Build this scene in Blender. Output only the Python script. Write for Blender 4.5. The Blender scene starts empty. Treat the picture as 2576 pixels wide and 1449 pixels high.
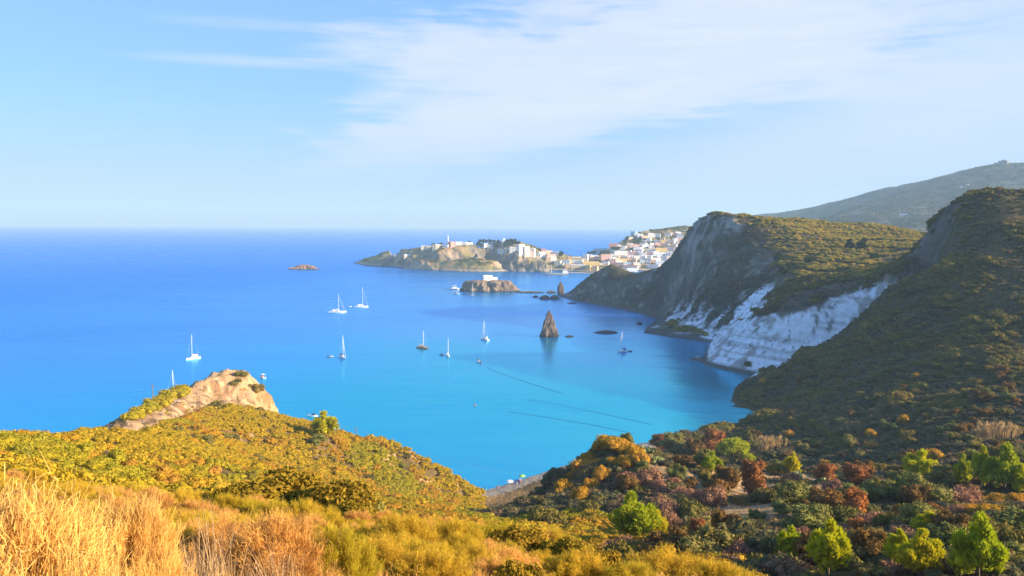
import bpy, bmesh, math, random
import numpy as np
from mathutils import Vector, Matrix
rad = math.radians
SC = bpy.context.scene
COL = SC.collection

# ------------------------------------------------------------------ camera
CAM = Vector((0, 0, 80.0))
F = 2012.0                       # focal length measured on a 2576 wide frame
PITCH = math.atan(158.8 / F)
ROLL = rad(0.39)
fw = Vector((0, math.cos(PITCH), -math.sin(PITCH)))
r0 = Vector((1, 0, 0)); u0 = r0.cross(fw)
rt = (r0 * math.cos(ROLL) + u0 * math.sin(ROLL)).normalized()
up = rt.cross(fw).normalized()
cd = bpy.data.cameras.new('camera'); cam = bpy.data.objects.new('camera', cd); COL.objects.link(cam)
m = Matrix((rt, up, -fw)).transposed().to_4x4(); m.translation = CAM
cam.matrix_world = m
cd.sensor_width = 36; cd.lens = F / 2576 * 36; cd.clip_start = 0.1; cd.clip_end = 60000
SC.camera = cam

# ------------------------------------------------------------------ light
SUN_EL, SUN_AZ = 19.5, 105.0     # azimuth clockwise from the view direction (+Y)
HAZE_D = 0.00015
EXPO = 1.6
SC.view_settings.view_transform = 'Standard'; SC.view_settings.look = 'None'
SC.view_settings.exposure = EXPO; SC.view_settings.gamma = 1; SC.view_settings.use_curve_mapping = False
sd = bpy.data.lights.new('sun', 'SUN'); sun = bpy.data.objects.new('sun', sd); COL.objects.link(sun)
sd.energy = 5.0; sd.angle = rad(0.5); sd.color = (1.0, 0.80, 0.52)
sdir = Vector((math.sin(rad(SUN_AZ)) * math.cos(rad(SUN_EL)), math.cos(rad(SUN_AZ)) * math.cos(rad(SUN_EL)), math.sin(rad(SUN_EL))))
sun.rotation_euler = sdir.to_track_quat('Z', 'Y').to_euler(); sun.location = (300, -80, 300)

W = bpy.data.worlds.new('World'); SC.world = W; W.use_nodes = True
nt = W.node_tree; N = nt.nodes; L = nt.links; N.clear()
def node(t, tree=None, **kw):
    n = (tree or nt).nodes.new(t)
    for k, v in kw.items(): setattr(n, k, v)
    return n
def math_(op, a, b=None, c=None, tree=None, clamp=False):
    t = tree or nt
    n = t.nodes.new('ShaderNodeMath'); n.operation = op; n.use_clamp = clamp
    for i, x in enumerate((a, b, c)):
        if x is None: continue
        if isinstance(x, (int, float)): n.inputs[i].default_value = x
        else: t.links.new(x, n.inputs[i])
    return n.outputs[0]
def sstep(x, a, b, tree=None):
    t = tree or nt
    n = t.nodes.new('ShaderNodeMapRange'); n.interpolation_type = 'SMOOTHSTEP'; n.clamp = True
    t.links.new(x, n.inputs[0]); n.inputs[1].default_value = a; n.inputs[2].default_value = b
    n.inputs[3].default_value = 0; n.inputs[4].default_value = 1
    return n.outputs[0]
def mixc(f, a, b, tree=None, mode='MIX'):
    t = tree or nt
    n = t.nodes.new('ShaderNodeMix'); n.data_type = 'RGBA'; n.blend_type = mode
    for i, x in ((0, f), (6, a), (7, b)):
        if isinstance(x, (int, float)): n.inputs[i].default_value = x
        elif isinstance(x, tuple): n.inputs[i].default_value = (*x, 1) if len(x) == 3 else x
        else: t.links.new(x, n.inputs[i])
    return n.outputs[2]

sky = node('ShaderNodeTexSky', sky_type='NISHITA', sun_disc=False)
sky.sun_elevation = rad(SUN_EL); sky.sun_rotation = rad(SUN_AZ)
sky.altitude = 80; sky.air_density = 1.0; sky.dust_density = 0.6; sky.ozone_density = 3.0
geo = node('ShaderNodeTexCoord')
sep = node('ShaderNodeSeparateXYZ'); L.new(geo.outputs['Generated'], sep.inputs[0])
X, Y, Z = sep.outputs
SKY_S = 0.074
skyc = mixc(0.62, mixc(1.0, sky.outputs[0], (0.64, 0.87, 1.30), mode='MULTIPLY'), (1.22, 2.50, 5.1))
# thin cirrus: stretched noise bends the edge of a few broad sheets
mp = node('ShaderNodeMapping'); L.new(geo.outputs['Generated'], mp.inputs[0])
mp.inputs['Rotation'].default_value = (0, rad(-14), 0); mp.inputs['Scale'].default_value = (2.2, 2.2, 9.0)
nz = node('ShaderNodeTexNoise'); L.new(mp.outputs[0], nz.inputs['Vector'])
nz.inputs['Scale'].default_value = 1.9; nz.inputs['Detail'].default_value = 7; nz.inputs['Roughness'].default_value = 0.58; nz.inputs['Distortion'].default_value = 0.5
mp2 = node('ShaderNodeMapping'); L.new(geo.outputs['Generated'], mp2.inputs[0])
mp2.inputs['Rotation'].default_value = (0, rad(-20), 0); mp2.inputs['Scale'].default_value = (3.0, 3.0, 40.0)
nz2 = node('ShaderNodeTexNoise'); L.new(mp2.outputs[0], nz2.inputs['Vector'])
nz2.inputs['Scale'].default_value = 3.0; nz2.inputs['Detail'].default_value = 6; nz2.inputs['Roughness'].default_value = 0.6
wob = math_('SUBTRACT', nz.outputs[0], 0.5); wob2 = math_('SUBTRACT', nz2.outputs[0], 0.5)
def band(cx, cz, rx, rz, slope, soft, amount, w1, w2):
    dx = math_('DIVIDE', math_('SUBTRACT', X, cx), rx)
    zz = math_('SUBTRACT', math_('SUBTRACT', Z, cz), math_('MULTIPLY', math_('SUBTRACT', X, cx), slope))
    dz = math_('DIVIDE', zz, rz)
    d = math_('SQRT', math_('ADD', math_('MULTIPLY', dx, dx), math_('MULTIPLY', dz, dz)))
    d = math_('ADD', d, math_('ADD', math_('MULTIPLY', wob, w1), math_('MULTIPLY', wob2, w2)))
    return math_('MULTIPLY', math_('SUBTRACT', 1.0, sstep(d, 1 - soft, 1 + soft * 0.6)), amount)
bands = [band(0.15, 0.205, 0.34, 0.095, 0.12, 0.42, 0.84, 1.9, 1.2),
         band(0.02, 0.125, 0.26, 0.042, 0.16, 0.40, 0.72, 1.5, 1.5),
         band(0.50, 0.125, 0.52, 0.09, 0.26, 0.75, 0.72, 0.7, 0.6),
         band(0.48, 0.30, 0.40, 0.12, 0.05, 0.8, 0.62, 0.9, 0.8),
         band(-0.30, 0.185, 0.12, 0.006, 0.02, 0.8, 0.42, 0.5, 1.2),
         band(-0.20, 0.205, 0.05, 0.006, 0.0, 0.8, 0.35, 0.5, 1.2),
         band(-0.30, 0.225, 0.10, 0.006, 0.03, 0.8, 0.22, 0.5, 1.2)]
inv = math_('SUBTRACT', 1.0, bands[0])
for b in bands[1:]: inv = math_('MULTIPLY', inv, math_('SUBTRACT', 1.0, b))
cover = math_('SUBTRACT', 1.0, inv)
cover = math_('MULTIPLY', cover, math_('ADD', 0.62, math_('MULTIPLY', nz2.outputs[0], 0.75)), clamp=True)
CLOUD = (3.55, 3.8, 4.6)
skyc = mixc(cover, skyc, CLOUD)
# whitish band of thick air low over the horizon, all round
low = math_('SUBTRACT', 1.0, sstep(Z, -0.02, 0.16))
skyc = mixc(math_('MULTIPLY', low, 0.80), skyc, (2.25, 2.72, 4.05))
bg = node('ShaderNodeBackground'); bg.inputs[1].default_value = SKY_S
L.new(skyc, bg.inputs[0])
wo = node('ShaderNodeOutputWorld'); L.new(bg.outputs[0], wo.inputs[0])

cy = SC.cycles
cy.use_denoising = True
try: cy.denoiser = 'OPENIMAGEDENOISE'
except Exception: pass
cy.max_bounces = 5; cy.diffuse_bounces = 2; cy.glossy_bounces = 2; cy.transmission_bounces = 2; cy.transparent_max_bounces = 8; cy.volume_bounces = 0
cy.sample_clamp_indirect = 4.0

# ------------------------------------------------------------------ helpers
def ray(u, v):
    return fw + rt * ((u - 1288) / F) - up * ((v - 724.5) / F)
def at(u, v, y):                 # point at depth y
    d = ray(u, v); return CAM + d * (y / d.y)
def sea(u, v, z=0.0):            # point on the level z
    d = ray(u, v); return CAM + d * ((z - 80.0) / d.z)

def mat(name):
    ma = bpy.data.materials.new(name); ma.use_nodes = True
    return ma, ma.node_tree, ma.node_tree.nodes['Principled BSDF']
def plain(name, c, rough=0.7, var=0.12, scale=1.0, metal=0.0, bump=0.0):
    ma, t, p = mat(name)
    tc = node('ShaderNodeTexCoord', t); n = node('ShaderNodeTexNoise', t); n.inputs['Scale'].default_value = scale; n.inputs['Detail'].default_value = 5
    t.links.new(tc.outputs['Object'], n.inputs['Vector'])
    f = sstep(n.outputs[0], 0.3, 0.7, t)
    a = tuple(max(0, x * (1 - var)) for x in c); b = tuple(min(1, x * (1 + var)) for x in c)
    t.links.new(mixc(f, a, b, t), p.inputs['Base Color'])
    p.inputs['Roughness'].default_value = rough; p.inputs['Metallic'].default_value = metal
    if bump:
        bn = node('ShaderNodeBump', t); bn.inputs['Strength'].default_value = bump; t.links.new(n.outputs[0], bn.inputs['Height']); t.links.new(bn.outputs[0], p.inputs['Normal'])
    return ma
def foliage(name, cols, trans=0.25, var=0.35, nscale=0.6):
    """leaf colour differs from plant to plant and from spray to spray"""
    ma, t, p = mat(name); t.nodes.remove(p)
    oi = node('ShaderNodeObjectInfo', t); cr = node('ShaderNodeValToRGB', t)
    while len(cr.color_ramp.elements) < len(cols): cr.color_ramp.elements.new(0.5)
    for i, c in enumerate(cols):
        e = cr.color_ramp.elements[i]; e.position = i / max(1, len(cols) - 1); e.color = (*c, 1)
    t.links.new(oi.outputs['Random'], cr.inputs[0])
    tc = node('ShaderNodeTexCoord', t); n = node('ShaderNodeTexNoise', t); n.inputs['Scale'].default_value = nscale; n.inputs['Detail'].default_value = 6
    t.links.new(tc.outputs['Object'], n.inputs['Vector'])
    k = math_('ADD', 1 - var, math_('MULTIPLY', n.outputs[0], 2 * var, tree=t), tree=t)
    vm = node('ShaderNodeVectorMath', t, operation='SCALE'); t.links.new(cr.outputs[0], vm.inputs[0]); t.links.new(k, vm.inputs['Scale'])
    d = node('ShaderNodeBsdfDiffuse', t); tr = node('ShaderNodeBsdfTranslucent', t); mx = node('ShaderNodeMixShader', t)
    t.links.new(vm.outputs[0], d.inputs[0]); t.links.new(vm.outputs[0], tr.inputs[0])
    mx.inputs[0].default_value = trans; t.links.new(d.outputs[0], mx.inputs[1]); t.links.new(tr.outputs[0], mx.inputs[2])
    t.links.new(mx.outputs[0], t.nodes['Material Output'].inputs[0])
    return ma

def mesh_np(name, V, Fc, material=None, smooth=False):
    me = bpy.data.meshes.new(name)
    V = np.asarray(V, np.float32).reshape(-1, 3); Fc = np.asarray(Fc, np.int32)
    k = Fc.shape[1]
    me.vertices.add(len(V)); me.vertices.foreach_set('co', V.ravel())
    me.loops.add(Fc.size); me.loops.foreach_set('vertex_index', Fc.ravel())
    me.polygons.add(len(Fc)); me.polygons.foreach_set('loop_start', np.arange(0, Fc.size, k, dtype=np.int32))
    if smooth: me.polygons.foreach_set('use_smooth', np.ones(len(Fc), bool))
    me.update(calc_edges=True)
    if material: me.materials.append(material)
    return me
def mesh_bm(name, bm, material=None, smooth=False):
    me = bpy.data.meshes.new(name); bm.normal_update(); bm.to_mesh(me); bm.free()
    if smooth:
        for p in me.polygons: p.use_smooth = True
    if material: me.materials.append(material)
    return me
def link(name, me, parent=None, loc=None):
    o = bpy.data.objects.new(name, me); COL.objects.link(o)
    if parent: o.parent = parent
    if loc is not None: o.location = loc
    return o
def tag(o, label=None, cat=None, group=None, kind=None):
    if label: o['label'] = label
    if cat: o['category'] = cat
    if group: o['group'] = group
    if kind: o['kind'] = kind
    return o
def thing(name, label, cat, loc=(0, 0, 0), rz=0, group=None, scale=None):
    o = bpy.data.objects.new(name, None); COL.objects.link(o)
    o.location = loc; o.rotation_euler = (0, 0, rz); o.empty_display_size = 0.5
    if scale is not None: o.scale = scale if hasattr(scale, '__len__') else (scale,) * 3
    return tag(o, label, cat, group)

def box(bm, x0, x1, y0, y1, z0, z1):
    v = [bm.verts.new(p) for p in ((x0, y0, z0), (x1, y0, z0), (x1, y1, z0), (x0, y1, z0), (x0, y0, z1), (x1, y0, z1), (x1, y1, z1), (x0, y1, z1))]
    for f in ((3, 2, 1, 0), (4, 5, 6, 7), (0, 1, 5, 4), (1, 2, 6, 5), (2, 3, 7, 6), (3, 0, 4, 7)): bm.faces.new([v[i] for i in f])
def tube(bm, pts, radii, n=6, cap=True):
    pts = [Vector(p) for p in pts]
    if not hasattr(radii, '__len__'): radii = [radii] * len(pts)
    rings = []
    for i, p in enumerate(pts):
        d = (pts[min(i + 1, len(pts) - 1)] - pts[max(i - 1, 0)]).normalized()
        a = d.orthogonal().normalized() if abs(d.z) < 0.99 else Vector((1, 0, 0)); a = (a - d * a.dot(d)).normalized(); b = d.cross(a)
        rings.append([bm.verts.new(p + (a * math.cos(6.2832 * k / n) + b * math.sin(6.2832 * k / n)) * radii[i]) for k in range(n)])
    for A, B in zip(rings, rings[1:]):
        for k in range(n): bm.faces.new((A[k], A[(k + 1) % n], B[(k + 1) % n], B[k]))
    if cap and n > 2: bm.faces.new(rings[0][::-1]); bm.faces.new(rings[-1])
def loft(bm, rings, cap=True):
    R = [[bm.verts.new(p) for p in r] for r in rings]; n = len(R[0])
    for A, B in zip(R, R[1:]):
        for k in range(n): bm.faces.new((A[k], A[(k + 1) % n], B[(k + 1) % n], B[k]))
    if cap: bm.faces.new(R[0][::-1]); bm.faces.new(R[-1])

USED = set()
def where(du, dv):
    h = 'left of' if du < 0 else 'right of'; w = 'above' if dv < 0 else 'below'
    return h if abs(du) > 2.2 * abs(dv) else w if abs(dv) > 2.2 * abs(du) else ('up and ' if dv < 0 else 'down and ') + h
def told_apart(base, u, v, marks, fallback):
    """a label that says beside which landmark(s) the thing stands"""
    L_ = sorted(marks, key=lambda m_: (m_[1] - u) ** 2 + (2 * (m_[2] - v)) ** 2)[:5]
    for a in L_[:4]:
        t = f'{base} {where(u - a[1], v - a[2])} {a[0]}'
        if t not in USED and len(t.split()) <= 16: USED.add(t); return t
    for i, a in enumerate(L_):
        for b in L_[i + 1:]:
            t = f'{base} {where(u - a[1], v - a[2])} {a[0]}, {where(u - b[1], v - b[2])} {b[0]}'
            if t not in USED and len(t.split()) <= 16: USED.add(t); return t
    return fallback

# numpy value noise
def _h(ix, iy, s):
    n = (ix.astype(np.int64) * 374761393 + iy.astype(np.int64) * 668265263 + s * 974634721) & 0x7fffffff
    n = ((n ^ (n >> 13)) * 1274126177) & 0x7fffffff
    n = (n ^ (n >> 16)) & 0xffff
    return n / 65535.0
def vnoise(x, y, s=0):
    ix = np.floor(x); iy = np.floor(y); fx = x - ix; fy = y - iy
    fx = fx * fx * (3 - 2 * fx); fy = fy * fy * (3 - 2 * fy)
    a = _h(ix, iy, s); b = _h(ix + 1, iy, s); c = _h(ix, iy + 1, s); d = _h(ix + 1, iy + 1, s)
    return (a + (b - a) * fx) * (1 - fy) + (c + (d - c) * fx) * fy
def fbm(x, y, oct=4, s=0, gain=0.5):
    r = np.zeros_like(x, dtype=float); a = 1; t = 0
    for i in range(oct):
        r += a * vnoise(x * 2 ** i + 17.3 * i, y * 2 ** i - 9.1 * i, s + i); t += a; a *= gain
    return r / t
def inpoly(px, py, poly):
    c = np.zeros(px.shape, bool); n = len(poly)
    for i in range(n):
        x1, y1 = poly[i]; x2, y2 = poly[(i + 1) % n]
        if y1 == y2: continue
        c ^= ((y1 > py) != (y2 > py)) & (px < (x2 - x1) * (py - y1) / (y2 - y1) + x1)
    return c
def ss(x, a, b):
    t = np.clip((x - a) / (b - a), 0, 1); return t * t * (3 - 2 * t)

# ------------------------------------------------------------------ terrain from survey points
def resample(pts, step):
    out = []
    for a, b in zip(pts, pts[1:]):
        n = max(1, int((b - a).length / step))
        out += [a.lerp(b, i / n) for i in range(n)]
    return out + [pts[-1]]
class Field:
    """heights on a grid of bearings and distances, interpolated from surveyed points"""
    def __init__(s, pts, a0, a1, na, d0, d1, nd, post=None, rows=None):
        P = np.array([tuple(p) for p in pts]); 
        keep = []; seen = set()
        for i, p in enumerate(P):
            k = (round(p[0] / 1.5), round(p[1] / 1.5))
            if k not in seen: seen.add(k); keep.append(i)
        P = P[keep]; n = len(P)
        D = np.sqrt(((P[:, None, :2] - P[None, :, :2]) ** 2).sum(-1))
        A = np.zeros((n + 1, n + 1)); A[:n, :n] = -D; A[np.arange(n), np.arange(n)] += 0.15; A[:n, n] = 1; A[n, :n] = 1
        w = np.linalg.solve(A, np.append(P[:, 2], 0))
        s.a = np.linspace(a0, a1, na); s.d = np.exp(np.linspace(math.log(d0), math.log(d1), nd)) if rows is None else rows
        s.ld0, s.ld1 = math.log(d0), math.log(d1)
        DD, AA = np.meshgrid(s.d, s.a, indexing='ij')
        s.x = DD * np.sin(AA); s.y = DD * np.cos(AA)
        X = s.x.ravel(); Yv = s.y.ravel(); Z = np.empty(len(X))
        px = P[:, 0]; py = P[:, 1]; ww = w[:n]
        for i in range(0, len(X), 20000):
            q = np.sqrt((X[i:i + 20000, None] - px) ** 2 + (Yv[i:i + 20000, None] - py) ** 2)
            Z[i:i + 20000] = -(q @ ww) + w[n]
        s.z = Z.reshape(s.x.shape).astype(float)
        if post: s.z = post(s.x, s.y, s.z)
        gy = np.gradient(s.z, axis=0) / np.gradient(DD, axis=0); gx = np.gradient(s.z, axis=1) / (np.gradient(AA, axis=1) * DD)
        s.slope = np.sqrt(gx ** 2 + gy ** 2)
    def idx(s, x, y):
        a = np.arctan2(x, y); d = np.sqrt(x * x + y * y) + 1e-6
        fa = np.clip((a - s.a[0]) / (s.a[-1] - s.a[0]) * (len(s.a) - 1), 0, len(s.a) - 1.001)
        fd = np.clip(np.interp(d, s.d, np.arange(len(s.d))), 0, len(s.d) - 1.001)
        return fd, fa
    def samp(s, arr, x, y):
        fd, fa = s.idx(np.asarray(x, float), np.asarray(y, float))
        i = fd.astype(int); j = fa.astype(int); u = fd - i; v = fa - j
        return (arr[i, j] * (1 - v) + arr[i, j + 1] * v) * (1 - u) + (arr[i + 1, j] * (1 - v) + arr[i + 1, j + 1] * v) * u
    def h(s, x, y): return float(s.samp(s.z, x, y))
    def hit(s, u, v):
        d = ray(u, v); t = np.exp(np.linspace(s.ld0 + 0.001, s.ld1 - 0.001, 1500)) / math.hypot(d.x, d.y)
        X = d.x * t; Y = d.y * t; Zr = 80 + d.z * t
        below = np.nonzero(Zr < s.samp(s.z, X, Y))[0]
        if len(below) == 0: return None
        k = below[0]; return Vector((X[k], Y[k], s.h(X[k], Y[k])))
    def build(s, name, material, colour, disp=None):
        nd, na = s.x.shape
        V = np.stack([s.x, s.y, s.z], -1)
        if disp is not None: V = V + disp
        V = V.reshape(-1, 3)
        i = np.arange(nd * na).reshape(nd, na)
        Fc = np.stack([i[:-1, :-1], i[:-1, 1:], i[1:, 1:], i[1:, :-1]], -1).reshape(-1, 4)[:, ::-1]
        zz = s.z.ravel()[Fc].max(1); Fc = Fc[zz > -2.5]
        used = np.zeros(nd * na, bool); used[Fc.ravel()] = True
        re = np.cumsum(used) - 1
        me = mesh_np(name, V[used], re[Fc], material, smooth=True)
        at_ = me.attributes.new('ground_colour', 'FLOAT_COLOR', 'POINT')
        c = np.ones((used.sum(), 4), np.float32); c[:, :3] = colour.reshape(-1, 3)[used]
        at_.data.foreach_set('color', c.ravel())
        return tag(link(name, me), kind='structure')

# ------------------------------------------------------------------ near coast: hillside, headland, cove, cliffs
def PL(rows, step=7): return resample([at(*r) for r in rows], step)
def SL(rows, step=7, z=0.0): return resample([sea(*r, z) for r in rows], step)
def RL(rows, step=10): return resample([Vector(r) for r in rows], step)
S = []
# our own slope
S += [Vector(p) for p in ((0, -6, 79.5), (0, 0, 78.2), (-2, 3, 77.3), (3, 3, 77.0), (-8, 0, 78.6), (8, 0, 77.6), (20, -5, 77), (-25, 0, 78.5), (-25, 15, 76.5), (40, -10, 76), (-60, 0, 80), (-60, 30, 74), (60, 0, 74), (120, 0, 70), (30, 15, 71.0), (14, 14, 71.2), (60, 25, 66))]
S += [at(*r) for r in ((100, 1449, 6), (500, 1440, 9), (900, 1449, 10), (200, 1400, 9), (700, 1400, 13), (1000, 1330, 22), (1300, 1390, 18), (1700, 1449, 17), (300, 1300, 26), (600, 1290, 34), (850, 1300, 28), (100, 1200, 42), (400, 1240, 60), (600, 1240, 85), (800, 1260, 105), (0, 1120, 58), (100, 1140, 62), (240, 1112, 76), (250, 1180, 70))]
# left hill
S += PL([(300, 1150, 95), (500, 1150, 132), (700, 1140, 180), (870, 1150, 195), (1000, 1190, 205), (1100, 1230, 215)], 12)
S += PL([(400, 1180, 95), (700, 1200, 145), (900, 1230, 170), (1060, 1260, 195)], 12)
S += PL([(370, 1100, 128), (430, 1058, 165), (500, 1035, 195), (640, 1022, 216), (692, 1046, 232), (780, 1068, 226), (870, 1094, 220), (960, 1112, 217), (1030, 1135, 216), (1090, 1165, 219), (1130, 1183, 225), (1170, 1215, 233)])
S += PL([(285, 1090, 112), (330, 1062, 148), (390, 1028, 188), (440, 990, 212), (490, 962, 226), (560, 942, 241), (612, 940, 243), (660, 965, 241), (686, 1000, 238), (692, 1046, 232)])
S += PL([(480, 1005, 210), (560, 985, 225), (640, 990, 230)])
S += RL([(-190, 60, 0), (-150, 105, 0), (-118, 150, 0), (-108, 195, 0), (-108, 240, 0), (-97, 262, 0), (-78, 266, 0), (-63, 256, 0), (-62, 246, 0), (-48, 240, 0), (-36, 234, 0), (-22, 232, 0), (-13, 233, 0), (-12, 238, 0)], 8)
S += RL([(-84, 262, 4), (-72, 259, 5), (-67, 249, 7)], 5)
S += RL([(-220, 70, -6), (-160, 130, -6), (-128, 180, -6), (-125, 250, -6), (-95, 285, -6), (-55, 270, -6), (-30, 256, -6), (-8, 258, -6), (20, 275, -6), (70, 310, -6), (95, 340, -6), (100, 400, -6), (85, 460, -6), (60, 530, -6), (80, 620, -6), (70, 740, -6), (30, 880, -6), (40, 960, -6), (150, 990, -6)], 14)
# cove shoreline, clockwise, and the beach behind it
S += SL([(1185, 1242), (1250, 1224), (1330, 1199), (1450, 1160), (1600, 1116), (1700, 1086), (1760, 1066), (1812, 1046)])
S += SL([(1215, 1262), (1290, 1242), (1340, 1222), (1470, 1190), (1620, 1150), (1730, 1115), (1805, 1075)], 7, 1.6)
S += SL([(1812, 1046), (1832, 1010), (1850, 975), (1888, 943), (1850, 936), (1800, 926), (1768, 915), (1774, 890), (1788, 862), (1750, 858), (1700, 851), (1660, 844), (1618, 838), (1630, 818), (1648, 803), (1600, 786), (1560, 779), (1500, 767), (1440, 756), (1408, 745)])
S += RL([(54, 902, 0), (62, 930, 0), (110, 955, 0), (180, 945, 0), (250, 900, 0), (340, 880, 0), (470, 880, 0), (640, 880, 0)], 15)
# valley and knoll
S += PL([(1215, 1292, 197), (1310, 1278, 178), (1350, 1236, 170), (1400, 1194, 162), (1480, 1148, 152), (1550, 1118, 150), (1640, 1142, 150), (1760, 1160, 152), (1900, 1180, 152), (2050, 1195, 150), (2200, 1205, 148), (2380, 1200, 142), (2576, 1170, 138), (2750, 1150, 135)])
S += [at(*r) for r in ((1100, 1292, 180), (1300, 1292, 132), (1400, 1332, 100), (1450, 1220, 138), (1600, 1200, 132), (1560, 1360, 84), (1750, 1350, 84), (1800, 1230, 128), (2000, 1300, 106), (2300, 1300, 100), (2500, 1290, 92), (1900, 1430, 58), (2200, 1440, 52), (2500, 1440, 44), (1650, 1440, 50), (1500, 1400, 62), (1200, 1340, 70), (2800, 1300, 80))]
S += [Vector(p) for p in ((25, 40, 52), (8, 50, 51), (-5, 62, 50), (45, 30, 56))]
S += [Vector(p) for p in ((-4, 146, 24.5), (1, 150, 23.5), (-8, 152, 23), (-3, 135, 27), (2, 138, 27.5), (9, 150, 28.5), (-2, 165, 17), (5, 166, 18.5), (-6, 176, 13.5), (-3, 190, 9), (2, 214, 3), (-8, 216, 3), (10, 211, 5), (-3, 202, 5), (6, 224, 2.2), (18, 206, 8))]
S += [sea(1500, 1190, 3), sea(1700, 1130, 4), Vector((30, 200, 8)), Vector((62, 215, 9)), Vector((92, 235, 10)), Vector((85, 190, 20)), Vector((118, 180, 24))]
# right hillside
S += PL([(1890, 943, 425), (1960, 915, 402), (2050, 870, 388), (2130, 820, 386), (2200, 765, 396), (2260, 700, 412), (2300, 642, 428), (2325, 596, 430), (2345, 566, 425), (2375, 538, 418), (2430, 506, 408), (2500, 487, 402), (2576, 483, 398), (2700, 468, 392), (2850, 462, 385)], 6)
S += PL([(2340, 580, 438), (2375, 552, 431), (2430, 520, 422), (2500, 500, 416), (2576, 496, 412), (2700, 492, 406), (2850, 486, 400)], 6)
S += PL([(2345, 585, 412), (2380, 560, 406), (2430, 530, 398), (2500, 510, 392), (2576, 506, 388), (2700, 500, 382)], 6)
S += [at(*r) for r in ((2400, 700, 350), (2576, 700, 335), (2480, 590, 372), (2300, 850, 335), (2500, 850, 305), (2100, 950, 345), (1950, 1000, 358), (1880, 1050, 335), (2000, 1050, 292), (2200, 1050, 260), (2450, 1000, 248), (2576, 1050, 220), (1850, 1110, 290), (1950, 1130, 245), (2200, 1150, 214), (2400, 1125, 200), (2576, 1100, 180), (2700, 900, 280), (2800, 700, 330), (2850, 1100, 180))]
S += RL([(300, 180, 52), (360, 280, 84), (400, 340, 102), (450, 370, 108), (560, 400, 100)], 20)
S += [Vector(p) for p in ((200, 60, 50), (320, 60, 62), (160, 120, 40), (250, 120, 48), (500, 200, 80), (500, 300, 96))]
# pale ridge with its steep sea face
S += PL([(1800, 842, 524), (1830, 824, 505), (1870, 805, 480), (1900, 790, 464), (2000, 748, 442), (2100, 715, 440), (2200, 683, 441), (2280, 650, 438), (2318, 606, 440)], 5)
S += PL([(1838, 822, 520), (1905, 788, 480), (2000, 745, 460), (2100, 713, 455), (2200, 681, 455), (2290, 652, 452)], 8)
S += RL([(112, 476, 3), (118, 455, 3), (130, 436, 4), (152, 418, 8), (176, 408, 16), (200, 408, 26), (220, 415, 38)], 6)
# great cliff: rim, crest, headland beyond, terraced back slope
S += PL([(1815, 834, 514), (1870, 790, 530), (1888, 735, 548), (1905, 680, 568), (1896, 630, 590), (1876, 590, 606), (1850, 560, 622), (1822, 549, 632), (1790, 556, 648), (1750, 568, 672), (1722, 588, 700), (1700, 640, 752), (1660, 672, 790), (1615, 686, 818), (1575, 682, 838), (1535, 664, 858), (1500, 682, 868), (1460, 712, 880), (1425, 738, 892)], 6)
S += RL([(128, 580, 5), (130, 605, 8), (140, 640, 16), (138, 690, 14), (128, 730, 6), (118, 760, 5)], 8)
S += PL([(1660, 815, 614), (1720, 822, 592), (1780, 836, 570)], 8)
S += PL([(1850, 548, 642), (1950, 551, 662), (2050, 556, 682), (2150, 563, 694), (2230, 572, 694), (2320, 594, 680), (2450, 600, 670), (2700, 600, 660)], 10)
S += [at(*r) for r in ((1950, 640, 570), (2000, 690, 510), (2100, 650, 540), (2200, 640, 545), (2300, 620, 540), (1930, 740, 500), (2100, 600, 620), (2240, 600, 630))]
S += [Vector(p) for p in ((165, 690, 72), (180, 705, 78), (205, 720, 80), (150, 725, 62), (235, 740, 74), (175, 750, 56), (142, 765, 40), (300, 730, 70), (190, 660, 84), (215, 680, 85), (225, 478, 54), (243, 492, 57), (262, 482, 60), (285, 474, 62), (246, 462, 58), (340, 470, 66), (420, 470, 74), (260, 470, 60), (300, 503, 64), (330, 560, 70), (400, 600, 74), (150, 860, 12), (190, 800, 36), (260, 790, 45), (330, 780, 50), (450, 760, 55), (520, 680, 72), (130, 870, 22))]

PATH = [at(*r) for r in ((268, 1086, 112), (352, 1108, 124), (372, 1085, 136), (430, 1052, 166), (520, 1024, 200), (640, 1018, 217), (694, 1048, 231))]
PATHP = [(p.x, p.y) for p in PATH] + [(-60, 238), (-60, 262), (-104, 268), (-101, 244), (-97, 226), (-95, 208), (-91, 188), (-82, 160), (-74, 136)]
BEACH = [(q.x, q.y) for q in [sea(*a) for a in ((1170, 1246), (1250, 1210), (1330, 1185), (1600, 1105), (1700, 1075), (1812, 1036), (1818, 1060), (1735, 1105), (1620, 1145), (1470, 1188), (1340, 1222), (1290, 1244), (1215, 1266))]]
def post_near(x, y, z):
    d = np.hypot(x, y)
    big = fbm(x / 22, y / 22, 4, 3) - 0.5; mid = fbm(x / 5, y / 5, 3, 8) - 0.5
    k = ss(d, 8, 120) * ss(z, 0.5, 10)
    return np.where(z < -3, -3 - (-(z + 3)) * 0.0, z + k * (big * 4.5 + mid * 1.0))
NEAR = Field(S, rad(-42), rad(46), 760, 1.8, 1000, 960, post_near, np.concatenate([np.geomspace(1.8, 395, 640)[:-1], np.geomspace(395, 700, 270)[:-1], np.geomspace(700, 1000, 50)]))

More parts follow.
